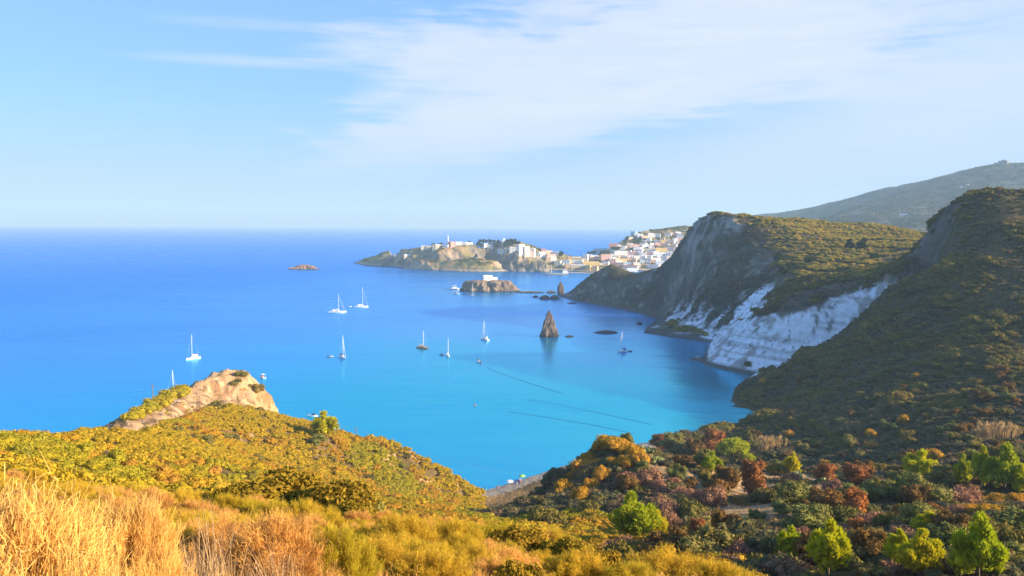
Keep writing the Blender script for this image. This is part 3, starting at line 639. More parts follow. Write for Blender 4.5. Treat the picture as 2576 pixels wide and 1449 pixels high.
def scatter(name, P, scale, key, seed=0, tilt=0.12, label=None, flat=1.0):
    """ground cover: one object that repeats a few plants over the given points"""
    rng = np.random.default_rng(seed); n = len(P)
    me = bpy.data.meshes.new(name + '_points'); me.vertices.add(n); me.vertices.foreach_set('co', np.asarray(P, np.float32).ravel())
    R = np.c_[rng.normal(0, tilt, n), rng.normal(0, tilt, n), rng.uniform(0, 6.283, n)].astype(np.float32)
    Sx = np.asarray(scale, np.float32).reshape(-1, 1) * np.ones((1, 3), np.float32); Sx = Sx * rng.uniform(0.85, 1.15, (n, 3)).astype(np.float32); Sx[:, 2] *= flat
    for nm, arr in (('turn', R), ('size', Sx)):
        a = me.attributes.new(nm, 'FLOAT_VECTOR', 'POINT'); a.data.foreach_set('vector', arr.ravel())
    a = me.attributes.new('pick', 'INT', 'POINT'); a.data.foreach_set('value', rng.integers(0, len(ASSETS[key].objects), n).astype(np.int32))
    ng = bpy.data.node_groups.new(name + '_spread', 'GeometryNodeTree')
    ng.interface.new_socket('Geometry', in_out='INPUT', socket_type='NodeSocketGeometry'); ng.interface.new_socket('Geometry', in_out='OUTPUT', socket_type='NodeSocketGeometry')
    gi = ng.nodes.new('NodeGroupInput'); go = ng.nodes.new('NodeGroupOutput'); ip = ng.nodes.new('GeometryNodeInstanceOnPoints'); ci = ng.nodes.new('GeometryNodeCollectionInfo')
    ci.inputs[0].default_value = ASSETS[key]; ci.inputs['Separate Children'].default_value = True; ci.inputs['Reset Children'].default_value = True
    def attr(nm, ty):
        q = ng.nodes.new('GeometryNodeInputNamedAttribute'); q.data_type = ty; q.inputs[0].default_value = nm
        return [o for o in q.outputs if o.enabled][0]
    ng.links.new(gi.outputs[0], ip.inputs['Points']); ng.links.new(ci.outputs[0], ip.inputs['Instance']); ip.inputs['Pick Instance'].default_value = True
    ng.links.new(attr('pick', 'INT'), ip.inputs['Instance Index']); ng.links.new(attr('size', 'FLOAT_VECTOR'), ip.inputs['Scale'])
    er = ng.nodes.new('FunctionNodeEulerToRotation'); ng.links.new(attr('turn', 'FLOAT_VECTOR'), er.inputs[0]); ng.links.new(er.outputs[0], ip.inputs['Rotation'])
    ng.links.new(ip.outputs[0], go.inputs[0])
    o = link(name, me); md = o.modifiers.new('spread', 'NODES'); md.node_group = ng
    return tag(o, kind='stuff', label=label)

def sample(f, n, mask, rng, x0, x1, y0, y1):
    x = rng.uniform(x0, x1, n); y = rng.uniform(y0, y1, n)
    a = np.arctan2(x, y); k = (a > f.a[0] + .03) & (a < f.a[-1] - .03)
    x, y = x[k], y[k]; z = f.samp(f.z, x, y); sl = f.samp(f.slope, x, y)
    m_ = mask(x, y, z, sl); return np.c_[x, y, z][m_], sl[m_]
def clear_of(P, spots, k=1.0):
    keep = np.ones(len(P), bool)
    for q, r in spots: keep &= (P[:, 0] - q[0]) ** 2 + (P[:, 1] - q[1]) ** 2 > (r * k) ** 2
    return P[keep]

# ---- single trees and shrubs on the spur, sized in metres from the photograph
MESH = {
    'pine': [pine_crown('pine_crown', M_PINE, 100 + i) for i in range(4)],
    'umbrella': [pine_crown('umbrella_pine_crown', M_PINE, 120, 'dome')],
    'russet': [round_crown('russet_crown', M_RUSSET, 130 + i) for i in range(2)],
    'brown': [round_crown('brown_crown', M_BROWN, 140 + i) for i in range(2)],
    'grey': [round_crown('grey_green_crown', M_GREY, 150 + i) for i in range(2)],
    'gold': [shrub_mesh('golden_crown', M_GOLD, 160 + i, 1500, 0.05, 0.6) for i in range(3)],
    'lilac': [shrub_mesh('heath_crown', M_LILAC, 170 + i, 1300, 0.055, 0.7, 0.6) for i in range(2)],
    'bush': [shrub_mesh('pine_bush_crown', M_GREENS, 190 + i, 1500, 0.05, 0.8) for i in range(2)],
    'olive': [shrub_mesh('olive_crown', M_OLIVE, 180 + i, 1300, 0.055, 0.72) for i in range(2)]}
TRUNKS = [trunk_mesh('tree_trunk', M_BARK, i, 0.62, 0.022) for i in range(3)]
STUMPS = [trunk_mesh('shrub_stem', M_BARK, 50 + i, 0.36, 0.03, 5, 0.03) for i in range(2)]
TREES = []       # (position, radius) of what already stands
KIND = {'pine': ('pine_tree', 'pine'), 'umbrella': ('umbrella_pine', 'pine'), 'russet': ('russet_tree', 'tree'), 'brown': ('brown_tree', 'tree'), 'grey': ('grey_green_tree', 'tree'),
        'gold': ('golden_shrub', 'shrub'), 'lilac': ('dry_heath', 'shrub'), 'olive': ('olive_shrub', 'shrub'), 'bush': ('pine_bush', 'bush')}
def plant(kind, u, vb, w, h, label, group=None, y=None):
    p = NEAR.hit(u, vb) if y is None else at(u, vb, y)
    if p is None or (p.z < 0.6 and y is None): p = at(u, vb, 150)
    p.z = NEAR.h(p.x, p.y) - 0.1
    k = p.y / F; big = 1.2 if kind in ('pine', 'russet', 'brown', 'grey') else 1.1; wm, hm = w * k * big, h * k * big
    nm, cat = KIND[kind]
    sx = wm / {'pine': 0.86, 'umbrella': 1.2, 'gold': 1.9, 'lilac': 1.9, 'olive': 1.9, 'bush': 1.9}.get(kind, 0.98); sz = hm / {'pine': 1.0, 'umbrella': 0.9, 'gold': 0.78, 'lilac': 0.82, 'olive': 0.84, 'bush': 0.9}.get(kind, 1.0)
    t = thing(nm, label, cat, p, random.uniform(0, 6.28), group, (sx, sx, sz))
    link('crown', random.choice(MESH[kind]), t)
    link('trunk', random.choice(TRUNKS if kind in ('pine', 'umbrella', 'russet', 'brown', 'grey') else STUMPS), t)
    TREES.append(((p.x, p.y), wm * 0.5)); return t
random.seed(5)
A = lambda zx, zy: (1823.8 + zx * 0.30552, 1006.3 + zy * 0.30552)     # enlargement of the lower right of the photograph
B = lambda zx, zy: (1194.9 + zx * 0.30557, 1006.3 + zy * 0.30557)     # enlargement of the lower middle
def pa(kind, zx, zy, w, h, label, group=None): return plant(kind, *A(zx, zy), w * .3055, h * .3055, label, group)
def pb(kind, zx, zy, w, h, label, group=None): return plant(kind, *B(zx, zy), w * .3055, h * .3055, label, group)
pa('umbrella', 70, 545, 270, 210, 'dome crowned umbrella pine on the crest of the spur beside the russet tree')
pa('umbrella', 190, 560, 120, 110, 'small umbrella pine tucked against the right side of the larger umbrella pine')
pa('russet', 245, 815, 250, 300, 'tall rounded russet tree standing alone above the dry grass shelf')
pa('brown', 30, 770, 140, 190, 'dark brown tree left of the tall rounded russet tree')
pa('grey', 560, 870, 290, 190, 'broad grey green tree at the right end of the dry grass shelf')
pa('olive', 430, 610, 190, 100, 'low olive shrub beside the small bright pine on the spur crest')
pa('pine', 560, 625, 120, 165, 'small bright yellow green pine alone on the spur crest')
pa('russet', 830, 690, 190, 140, 'squat russet tree behind the prickly pears')
pa('russet', 1100, 700, 270, 160, 'wide russet tree on the valley edge, palest of the russet trees')
pa('grey', 1050, 855, 210, 140, 'dark grey green tree below the wide russet tree')
pa('grey', 1210, 840, 200, 170, 'pale grey green tree right of the dark grey green one')
pa('brown', 815, 970, 240, 225, 'dark brown round tree left of the split russet tree')
pa('russet', 1050, 1010, 220, 260, 'tall split russet tree beside the dark brown round tree')
pa('russet', 1085, 1125, 170, 150, 'bright orange russet tree at the foot of the tall split one')
pa('pine', 1610, 660, 230, 210, 'bright pine with pointed top on the valley edge above the wide olive tree')
pa('grey', 1790, 750, 190, 180, 'rounded green tree at the right shoulder of the wide olive tree')
pa('grey', 1600, 875, 390, 250, 'very wide olive green tree, broadest crown on the spur')
pa('pine', 1950, 720, 120, 230, 'slim pine left of the pair of big pines by the right edge')
pa('pine', 2110, 740, 150, 300, 'tall narrow pine between the slim pine and the biggest pine by the right edge')
pa('pine', 2300, 770, 280, 345, 'largest pine of the clump by the right edge above the golden terraces')
pa('pine', 2430, 800, 120, 230, 'half hidden pine at the right edge of the frame above the golden terraces')
pa('lilac', 2000, 830, 190, 130, 'bare dark heath bush under the tall narrow pine')
pa('russet', 1690, 1020, 220, 150, 'brown red round tree behind the yellow pine')
pa('grey', 700, 1140, 330, 230, 'sparse dark oak like tree above the two bright pines at the lower edge')
pa('pine', 525, 1370, 240, 290, 'bright pointed pine left of the sparse dark tree at the lower edge')
pa('pine', 850, 1470, 330, 420, 'big bright pine below the sparse dark tree at the lower edge')
pa('pine', 975, 1310, 120, 150, 'small pine growing against the big bright pine on its right side')
pa('pine', 1075, 1300, 120, 130, 'low pine between two taller pines above a dark hollow')
pa('pine', 1270, 1275, 100, 150, 'thin upright pine left of the many topped pine')
pa('pine', 1430, 1390, 200, 280, 'medium pine beside the many topped pine on its left')
pa('pine', 1610, 1470, 320, 350, 'many topped broad pine at the lower edge below the yellow pine')
pa('pine', 1685, 1170, 290, 220, 'yellowest pine, in front of the brown red round tree')
pa('pine', 2080, 1480, 390, 470, 'tallest pine of the lower right corner, pointed and bright')
pa('pine', 1940, 1470, 200, 240, 'short pine at the left foot of the tallest lower right pine')
pa('olive', 150, 1260, 240, 180, 'rounded olive shrub in shade left of the bright pointed pine')
pa('olive', 325, 1215, 120, 100, 'small olive shrub touching the rounded olive shrub')
pa('olive', 2400, 1460, 200, 220, 'dark rounded shrub in the lower right corner')
TM = [('the umbrella pine', 1845, 1150), ('the tall rounded russet tree', 1898, 1225), ('the wide russet tree', 2160, 1200), ('the split russet tree', 2145, 1280), ('the very wide olive tree', 2310, 1240), ('the yellowest pine', 2338, 1340), ('the tallest lower right pine', 2459, 1400), ('the many topped pine', 2315, 1410),
      ('the big pine in the hollow', 1586, 1320), ('the small crest pine', 1995, 1180), ('the largest pine clump', 2520, 1200), ('the knoll summit', 1545, 1095), ('the orange tree of the hollow', 1757, 1350), ('the pale reed clump', 1940, 1120), ('the reed bed', 2511, 1095), ('the jetty', 1720, 1105), ('the pale cliff', 1900, 880), ('the dark hillside crest', 2500, 500)]
for i, (zx, zy, w, h) in enumerate(((2130, 850, 180, 70), (2290, 850, 240, 90), (2420, 850, 160, 90), (2010, 930, 200, 90), (2240, 945, 320, 90), (2000, 1010, 160, 70), (2180, 1040, 260, 80), (2350, 1030, 240, 90), (2400, 1090, 180, 90), (1890, 880, 130, 70), (1860, 940, 120, 60), (2300, 1110, 180, 90))):
    pa('gold', zx, zy, w, h, ('upper', 'middle', 'lower')[0 if zy < 890 else 1 if zy < 980 else 2] + told_apart(' row golden shrub', *A(zx, zy), TM[4:8] + TM[10:11], ' row flat golden shrub under the pines'), 'golden shrubs in stepped rows')
pb('pine', 1280, 1200, 340, 390, 'big bright pine standing by itself in the dark hollow')
pb('pine', 1500, 1160, 170, 220, 'yellowish small pine touching the big pine of the dark hollow')
pb('russet', 1840, 1210, 160, 230, 'orange russet tree right of the pine in the dark hollow')
pb('lilac', 1670, 1150, 190, 210, 'dull red heath bush between the small pine and the orange tree')
pb('russet', 1955, 440, 200, 165, 'pinkish brown round tree on the skyline of the spur above the beach')
pb('brown', 1800, 480, 140, 150, 'yellow brown tree on the skyline beside the pinkish round tree')
pb('pine', 1950, 610, 160, 160, 'small lime green pine below the umbrella pine')
pb('grey', 1890, 560, 170, 150, 'dark green tree between the yellow brown tree and the lime green pine')
pb('grey', 1640, 440, 190, 140, 'pale green tree on the skyline behind the prickly pears')
pb('russet', 1515, 400, 150, 100, 'small red tree on the skyline behind the prickly pears')
pb('grey', 1250, 340, 120, 100, 'grey bush at the top of the knoll')
pb('brown', 1140, 300, 100, 60, 'brown bush on the very summit of the knoll')
pb('brown', 2050, 740, 200, 180, 'dark brown leafy tree below the lime green pine')
pb('brown', 1700, 560, 150, 100, 'dark shrub like tree behind the dry grass patch')
for zx, zy, w, h in ((930, 580, 230, 90), (1040, 660, 130, 110), (800, 650, 80, 60), (872, 650, 60, 45), (960, 760, 110, 110), (730, 760, 150, 110), (870, 860, 140, 140), (1370, 550, 130, 110), (1150, 560, 120, 80), (1120, 330, 200, 80), (1080, 370, 180, 70), (1190, 420, 220, 90), (1040, 420, 160, 70), (1290, 470, 190, 100), (940, 440, 130, 70), (1240, 560, 120, 90), (850, 500, 100, 60), (700, 800, 80, 70)):
    pb('gold', zx, zy, w * 1.3, h * 1.25, told_apart('golden sunlit shrub', *B(zx, zy), [TM[i] for i in (8, 11, 0, 12)] + [('the pink heath bushes', 1630, 1215), ('the beach', 1260, 1230)], 'golden broom shrub catching the sun on the flank of the knoll'), 'golden shrubs on the knoll')
for zx, zy, w, h in ((1280, 710, 220, 130), (1430, 680, 220, 130), (1560, 820, 180, 130), (1500, 740, 150, 110), (1700, 800, 200, 90), (1230, 660, 110, 80)):
    pb('lilac', zx, zy, w, h, told_apart('pinkish dry heath bush', *B(zx, zy), [TM[i] for i in (8, 11, 12, 1)], 'pinkish dry heath bush on the saddle behind the pine of the hollow'), 'pink heath bushes on the saddle')
for zx, zy, w, h in ((610, 1040, 300, 170), (930, 940, 190, 140), (800, 1120, 170, 130), (520, 960, 140, 110), (1000, 860, 120, 90), (900, 1040, 130, 110), (560, 880, 120, 90), (1540, 930, 110, 80), (700, 1100, 150, 110)):
    pb('olive', zx, zy, w, h, told_apart('grey olive shrub', *B(zx, zy), [TM[i] for i in (8, 11, 12)] + [('the beach', 1260, 1230), ('the golden knoll shrubs', 1470, 1210)], 'grey olive shrub on the lower flank of the knoll'), 'olive shrubs below the knoll')
# trees of the left hill
plant('pine', 815, 1108, 62, 62, 'yellow green young pine on the far rim of the left hill')
plant('grey', 797, 1122, 40, 26, 'dark green bush at the foot of the young pine on the left hill')
for u, v, w, h in ((330, 1052, 50, 34), (352, 1042, 50, 38), (400, 1018, 60, 44), (430, 1000, 60, 40), (375, 1030, 46, 36), (455, 985, 50, 34)):
    plant('bush', u, v + 6, w * 1.25, h * .8, told_apart('low bright pine bush', u, v, [('the seaward utility pole', 385, 1000), ('the path start', 300, 1090), ('the headland tip', 610, 945)], 'low bright pine bush along the sandstone path'), 'pine bushes beside the sandstone path')
for u, v, w, h in ((607, 950, 34, 16), (645, 990, 44, 24), (600, 965, 16, 12), (585, 975, 26, 16), (630, 975, 14, 10), (655, 1040, 20, 18), (540, 1028, 50, 22)):
    plant('olive', u, v, w, h, told_apart('dark shrub on bare sandstone', u, v, [('the headland tip', 610, 942), ('the headland cliff corner', 690, 1040), ('the lower utility pole', 497, 1040)], 'dark shrub clinging to the bare sandstone headland'), 'shrubs on the sandstone headland')
for u, v, w, h, lb in ((20, 1128, 110, 40, 'pale round shrub at the far left end of the hill crest'), (95, 1128, 90, 38, 'tall golden round shrub on the left hill crest'), (150, 1128, 80, 30, 'flat golden shrub with dark underside on the left hill crest'), (205, 1112, 64, 34, 'golden shrub with rounded top nearest the path on the left hill crest')):
    plant('gold', u, v, w, h, lb, y=62)
plant('grey', 285, 1120, 60, 36, 'grey green bush where the sandstone path begins', y=90)
plant('grey', 315, 1165, 70, 40, 'blue grey bush low on the left slope below the path', y=88)

# ---- prickly pears, reeds
M_PAD = plain('cactus_pad', (0.17, 0.21, 0.06), 0.6, 0.3, 6)
def prickly_pear(u, v, w, label):
    p = NEAR.hit(u, v); k = w * p.y / F
    t = thing('prickly_pear', label, 'cactus', (p.x, p.y, p.z - 0.05), random.uniform(0, 6)); rg = random.Random(int(u))
    bm0 = bmesh.new(); bmesh.ops.create_icosphere(bm0, subdivisions=2, radius=1); bmesh.ops.scale(bm0, vec=(0.34, 0.09, 0.5), verts=bm0.verts); bmesh.ops.translate(bm0, vec=(0, 0, .48), verts=bm0.verts)
    me = mesh_bm('cactus_pad', bm0, M_PAD, True)
    for i in range(16):
        lev = i // 6; a = rg.uniform(0, 6.28); r = rg.uniform(0.1, 0.42) * k
        o = link('pad', me, t, (r * math.cos(a), r * math.sin(a), lev * 0.32)); o.rotation_euler = (rg.uniform(-.5, .5), rg.uniform(-.6, .6), rg.uniform(0, 3.1)); o.scale = (rg.uniform(.6, 1),) * 3
    TREES.append(((p.x, p.y), k * .5))
prickly_pear(*B(1420, 440), 46, 'prickly pear clump on the crest behind the golden shrubs of the knoll')
prickly_pear(*B(1500, 520), 44, 'prickly pear clump lower on the slope beside dark shrubs')
prickly_pear(*A(830, 700), 36, 'prickly pear clump in front of the squat russet tree')
prickly_pear(*A(590, 650), 28, 'small prickly pear clump in the pale grass right of the crest pine')
M_REED = foliage('reed_leaf', [(0.50, 0.34, 0.16), (0.42, 0.28, 0.12)], 0.3, 0.3, 3)
def reeds(u, v, w, h, label, n=46):
    p = NEAR.hit(u, v); k = p.y / F; rg = np.random.default_rng(int(u))
    t = thing('reed_clump', label, 'reeds', p)
    a = rg.uniform(0, 6.28, n); r = np.sqrt(rg.uniform(0, 1, n)); P = np.c_[np.cos(a) * r * w * k * .5, np.sin(a) * r * w * k * .3, np.zeros(n)]
    q, f = needles(rg, P, np.tile((0.12, 0, 1.0), (n, 1)), 3, h * k, 0.07, 0.12)
    link('stalks', tri_mesh('reed_stalks', [(q, f)], M_REED), t)['kind'] = 'stuff'
    P2 = P + np.c_[np.zeros((n, 2)) + rg.normal(0, .15, (n, 2)), rg.uniform(.5, .95, n) * h * k]
    q, f = needles(rg, P2, np.tile((0.3, 0, 0.9), (n, 1)), 7, h * k * .3, 0.10, 0.35)
    link('plumes', tri_mesh('reed_plumes', [(q, f)], M_REED), t)['kind'] = 'stuff'
    TREES.append(((p.x, p.y), w * k * .4))
reeds(*A(380, 420), 80, 34, 'pale reed clump in the shaded valley right of the umbrella pine')
reeds(*A(2250, 330), 110, 40, 'pale reed bed on the shaded hillside near the right edge', 60)
reeds(*A(2120, 330), 50, 30, 'smaller reed tuft left of the reed bed near the right edge', 26)

# ---- single shrubs that stand out of the cover
def strew(n, u0, u1, v0, v1, kinds, w0, w1, group, gap, seed, marks, lo=1.0):
    rg = random.Random(seed); done = 0
    for _ in range(n * 12):
        if done >= n: break
        u, v = rg.uniform(u0, u1), rg.uniform(v0, v1); p = NEAR.hit(u, v)
        if p is None or p.z < lo or inpoly(np.array([p.x]), np.array([p.y]), PATHP)[0] or NEAR.samp(NEAR.slope, [p.x], [p.y])[0] > .9: continue
        k, lb = rg.choices([(a, b) for a, b, c in kinds], [c for a, b, c in kinds])[0]; w = rg.uniform(w0, w1)
        if any((p.x - q[0]) ** 2 + (p.y - q[1]) ** 2 < (gap * (r + w * .5)) ** 2 for q, r in TREES): continue
        plant(k, u, v, w * F / p.y, w * rg.uniform(.55, .85) * F / p.y, told_apart(lb, u, v, marks, lb + ' among the scrub'), group + ' ' + k if False else group + ', ' + k); done += 1
strew(138, 1850, 2570, 900, 1185, [('olive', 'olive hillside shrub', 5), ('grey', 'grey green hillside bush', 3), ('brown', 'brown hillside bush', 1.5), ('gold', 'bright topped hillside shrub', 2)], 2.2, 5.0, 'shrubs of the shaded hillside', .55, 3, TM[13:] + TM[:1] + TM[10:11] + TM[9:10])
strew(130, 1560, 2570, 1195, 1440, [('olive', 'small olive shrub', 4), ('brown', 'low brown bush', 2), ('lilac', 'bare heath bush', 2), ('grey', 'low grey green bush', 2)], 1.6, 4.0, 'undergrowth of the spur', .5, 4, TM[:13])
strew(40, 420, 1100, 1060, 1235, [('olive', 'darker round hill shrub', 4), ('gold', 'bright golden hill shrub', 3), ('grey', 'grey hill bush', 1)], 1.2, 2.6, 'shrubs of the left hill', 1.2, 5, [('the young pine', 815, 1090), ('the short utility pole', 896, 1100), ('the lower utility pole', 497, 1045), ('the path start', 310, 1100), ('the leathery shrub thicket', 740, 1230), ('the beach end of the hill', 1170, 1230)])

# ---- ground cover
def m_left(x, y, z, sl): return (z > 1.5) & (y < 262) & (x < 0.0 + np.where(y > 110, -8, 12 + (110 - y) * .1)) & (y > 30) & ~inpoly(x, y, PATHP) & (sl < 1.2)
P, _ = sample(NEAR, 40000, m_left, RNG, -170, 25, 30, 265)
P = P[(fbm(P[:, 0] / 6, P[:, 1] / 6, 3, 5) > 0.30)]; P = clear_of(P, TREES, .8)
g_ = fbm(P[:, 0] / 18, P[:, 1] / 18, 3, 45) + RNG.normal(0, .03, len(P)) - 0.05 * ss(P[:, 0], -30, 10)
for nm, sel, key, lb in (('autumn_ground_cover', g_ > .52, 'autumn_cover', 'low yellow green scrub covering the sunny left hill'), ('orange_ground_cover', (g_ <= .52) & (g_ > .40), 'orange_cover', 'rusty orange scrub in patches on the sunny left hill'), ('green_ground_cover', g_ <= .40, 'green_cover', 'greener low scrub in patches on the sunny left hill')):
    q = P[sel]; scatter(nm, q, RNG.uniform(0.5, 1.3, len(q)) * (0.55 + 1.35 * fbm(q[:, 0] / 9, q[:, 1] / 9, 2, 9)), key, 1, label=lb)
P, _ = sample(NEAR, 2600, lambda x, y, z, sl: inpoly(x, y, PATHP) & (z > 3), RNG, -110, -55, 100, 270)
P = P[fbm(P[:, 0] / 5, P[:, 1] / 5, 3, 15) > 0.60]
scatter('path_scrub', P, RNG.uniform(0.25, 0.6, len(P)), 'autumn_cover', 2, label='sparse dry tufts on the sandstone path')
def near_any(x, y, L):
    k = np.zeros(x.shape, bool)
    for q, r in L: k |= np.hypot(x - q.x, y - q.y) < r * .85
    return k
def m_spur(x, y, z, sl):
    grassy = fbm(x / 9, y / 9, 3, 71)
    return (z > 0.8) & ~inpoly(x, y, BEACH) & (y < 238) & (y > 34) & (x > np.where(y > 110, -10, 14)) & ~((x < 26) & (y > 212)) & ~near_any(x, y, SHELVES) & ~((y > 60) & (y < 165) & (x > 35) & (grassy > 0.58))
P, _ = sample(NEAR, 24000, m_spur, RNG, -12, 190, 34, 240); P = clear_of(P, TREES, .75)
scatter('hollow_ground_cover', P, RNG.uniform(0.6, 1.3, len(P)) * (0.6 + 1.8 * fbm(P[:, 0] / 7, P[:, 1] / 7, 2, 19) ** 2), 'dark_cover', 3, label='dark mixed scrub filling the hollow and the spur')
def m_right(x, y, z, sl): return (z > 0.9) & ~inpoly(x, y, BEACH) & (y >= 238) & (y < 500) & (x > 55) & (sl < 1.7) & ~((y > 393) & (y < 545) & (x < 240) & (sl > 0.34) & (z < np.interp(x, [110, 130, 150, 181, 200, 216, 228, 240], [20, 24, 30, 42, 50, 54, 48, 0]) + 1))
P, _ = sample(NEAR, 34000, m_right, RNG, 55, 330, 236, 500)
P = P[fbm(P[:, 0] / 8, P[:, 1] / 8, 3, 27) > .30]; g_ = fbm(P[:, 0] / 30, P[:, 1] / 30, 4, 91) + RNG.normal(0, .04, len(P))
for nm, sel, key, k_, lb in (('hillside_ground_cover', g_ > .53, 'dark_cover', 1.0, 'dense dark scrub over the shaded right hillside'), ('olive_hillside_cover', (g_ <= .53) & (g_ > .42), 'olive_cover', 1.35, 'taller olive scrub in patches on the shaded right hillside'), ('low_hillside_cover', g_ <= .42, 'dark_cover', .6, 'low brown scrub in the hollows of the right hillside')):
    q = P[sel]; scatter(nm, q, k_ * RNG.uniform(0.7, 1.9, len(q)) * (0.45 + 2.3 * fbm(q[:, 0] / 11, q[:, 1] / 11, 2, 29) ** 2), key, 4, flat=1.15, label=lb)
def m_terr(x, y, z, sl): return (z > 3) & ~((y < 545) & (x < 235) & (sl > .45)) & (y > 425) & (y < 720) & (sl < 0.62) & (x > 120) & (x < 420)
P, _ = sample(NEAR, 30000, m_terr, RNG, 110, 420, 430, 720)
P = P[(fbm(P[:, 0] / 12, P[:, 1] / 7, 3, 75) > 0.36) & (np.abs((P[:, 2] / 4.5) % 1 - .5) > 0.10)]
scatter('terrace_ground_cover', P, RNG.uniform(0.9, 2.6, len(P)), 'terrace_cover', 5, label='olive and brown scrub on the terraced back slope')
def m_cliff(x, y, z, sl): return (z > 12) & (y > 540) & (sl > 0.62) & (sl < 1.9) & (fbm(x / 30, y / 30, 3, 44) + .4 * (fbm(x / 2.2, y / 2.2, 3, 33) - .5) > 0.46)
P, _ = sample(NEAR, 26000, m_cliff, RNG, 60, 260, 540, 900)
scatter('cliff_ground_cover', P, RNG.uniform(0.5, 1.3, len(P)), 'dark_cover', 6, label='dark scrub clinging to the great cliff')
P, _ = sample(ISL, 26000, lambda x, y, z, sl: (z > 6) & (sl < 0.6) & (fbm(x / 25, y / 25, 3, 79) > 0.47), RNG, -310, 420, 1330, 1850)
scatter('island_ground_cover', P, RNG.uniform(1.0, 3.0, len(P)), 'olive_cover', 7, label='low scrub over the far island')
P, _ = sample(MNT, 26000, lambda x, y, z, sl: (z > 6) & (fbm(x / 40, y / 40, 3, 79) > 0.42), RNG, 450, 1500, 1500, 2450)
scatter('mountain_ground_cover', P, RNG.uniform(1.2, 3.4, len(P)), 'evergreen_cover', 8, label='scrub and small trees over the far mountain')

# ------------------------------------------------------------------ foreground broom, grass and leafy shrubs
def broom_mesh(name, material, seed, mains=30, per=300, width=0.0036, tl=0.18, gust=(0.10, 0.0)):
    rng = np.random.default_rng(seed); P, D, ends = [], [], []
    for i in range(mains):
        a = i * 2.39996 + rng.uniform(-.3, .3); e = math.acos(1 - (i + .5) / mains * 0.92)
        d = np.array((math.sin(e) * math.cos(a), math.sin(e) * math.sin(a), math.cos(e))); l = rng.uniform(0.62, 0.82)
        tip = d * l * np.array((1, 1, 0.95)) + np.array((0, 0, 0.12)); ends.append(tip)
        t = rng.uniform(0.45, 1.0, (per, 1)); base = tip * t + rng.normal(size=(per, 3)) * 0.06 * t; base[:, 2] += 0.10 * (1 - t[:, 0])
        g = np.array((d[0] * .75 + gust[0], d[1] * .75 + gust[1], d[2] * .6 + 0.75)); P.append(base); D.append(unit(np.tile(g, (per, 1)) + 0.33 * rng.normal(size=(per, 3))))
    P = np.concatenate(P); D = np.concatenate(D); n = len(P); P[:, 2] = np.maximum(P[:, 2], 0.03)
    L_ = tl * rng.uniform(0.35, 1.15, (n, 1)); s = unit(np.cross(D, rng.normal(size=(n, 3)))) * width; bend = rng.normal(size=(n, 3)) * 0.05 * L_ / tl
    b = P + D * L_ * 0.5 + bend; e = P + D * L_
    q = np.stack([P, b + s, e, b - s], 1).reshape(-1, 3)
    me = tri_mesh(name, [(q, np.arange(n * 4).reshape(-1, 4))], material)
    bm = bmesh.new(); rg = random.Random(seed)
    for k, t in enumerate(ends):
        t = Vector(t); m_ = t * 0.5 + Vector((rg.uniform(-.06, .06), rg.uniform(-.06, .06), -0.04))
        tube(bm, [Vector((t.x * .06, t.y * .06, -0.12)), m_, t * 0.9], [0.016, 0.011, 0.004], 4)
    return me, mesh_bm(name + '_stems', bm, M_STEM)
BROOM = {'straw': [broom_mesh('straw_twigs', M_STRAW, 300 + i, 40, 820) for i in range(2)], 'tan': [broom_mesh('tan_twigs', M_TAN, 310 + i, 34, 820, tl=.125) for i in range(2)],
         'green': [broom_mesh('green_twigs', M_STRAW2, 320 + i, 34, 780, tl=.125) for i in range(2)]}
def broom(kind, u, vt, y, w, label, drop=0.0):
    p = at(u, vt, y); g = NEAR.h(p.x, p.y); h = max(0.5, p.z - g); r = w * y / F * 0.5
    t = thing('broom_bush', label, 'bush', (p.x, p.y, g), random.uniform(0, 6.28), None, (r / 1.0, r / 1.0, h / 1.14))
    tw, st = random.choice(BROOM[kind]); link('twigs', tw, t); link('stems', st, t); return t
random.seed(21)
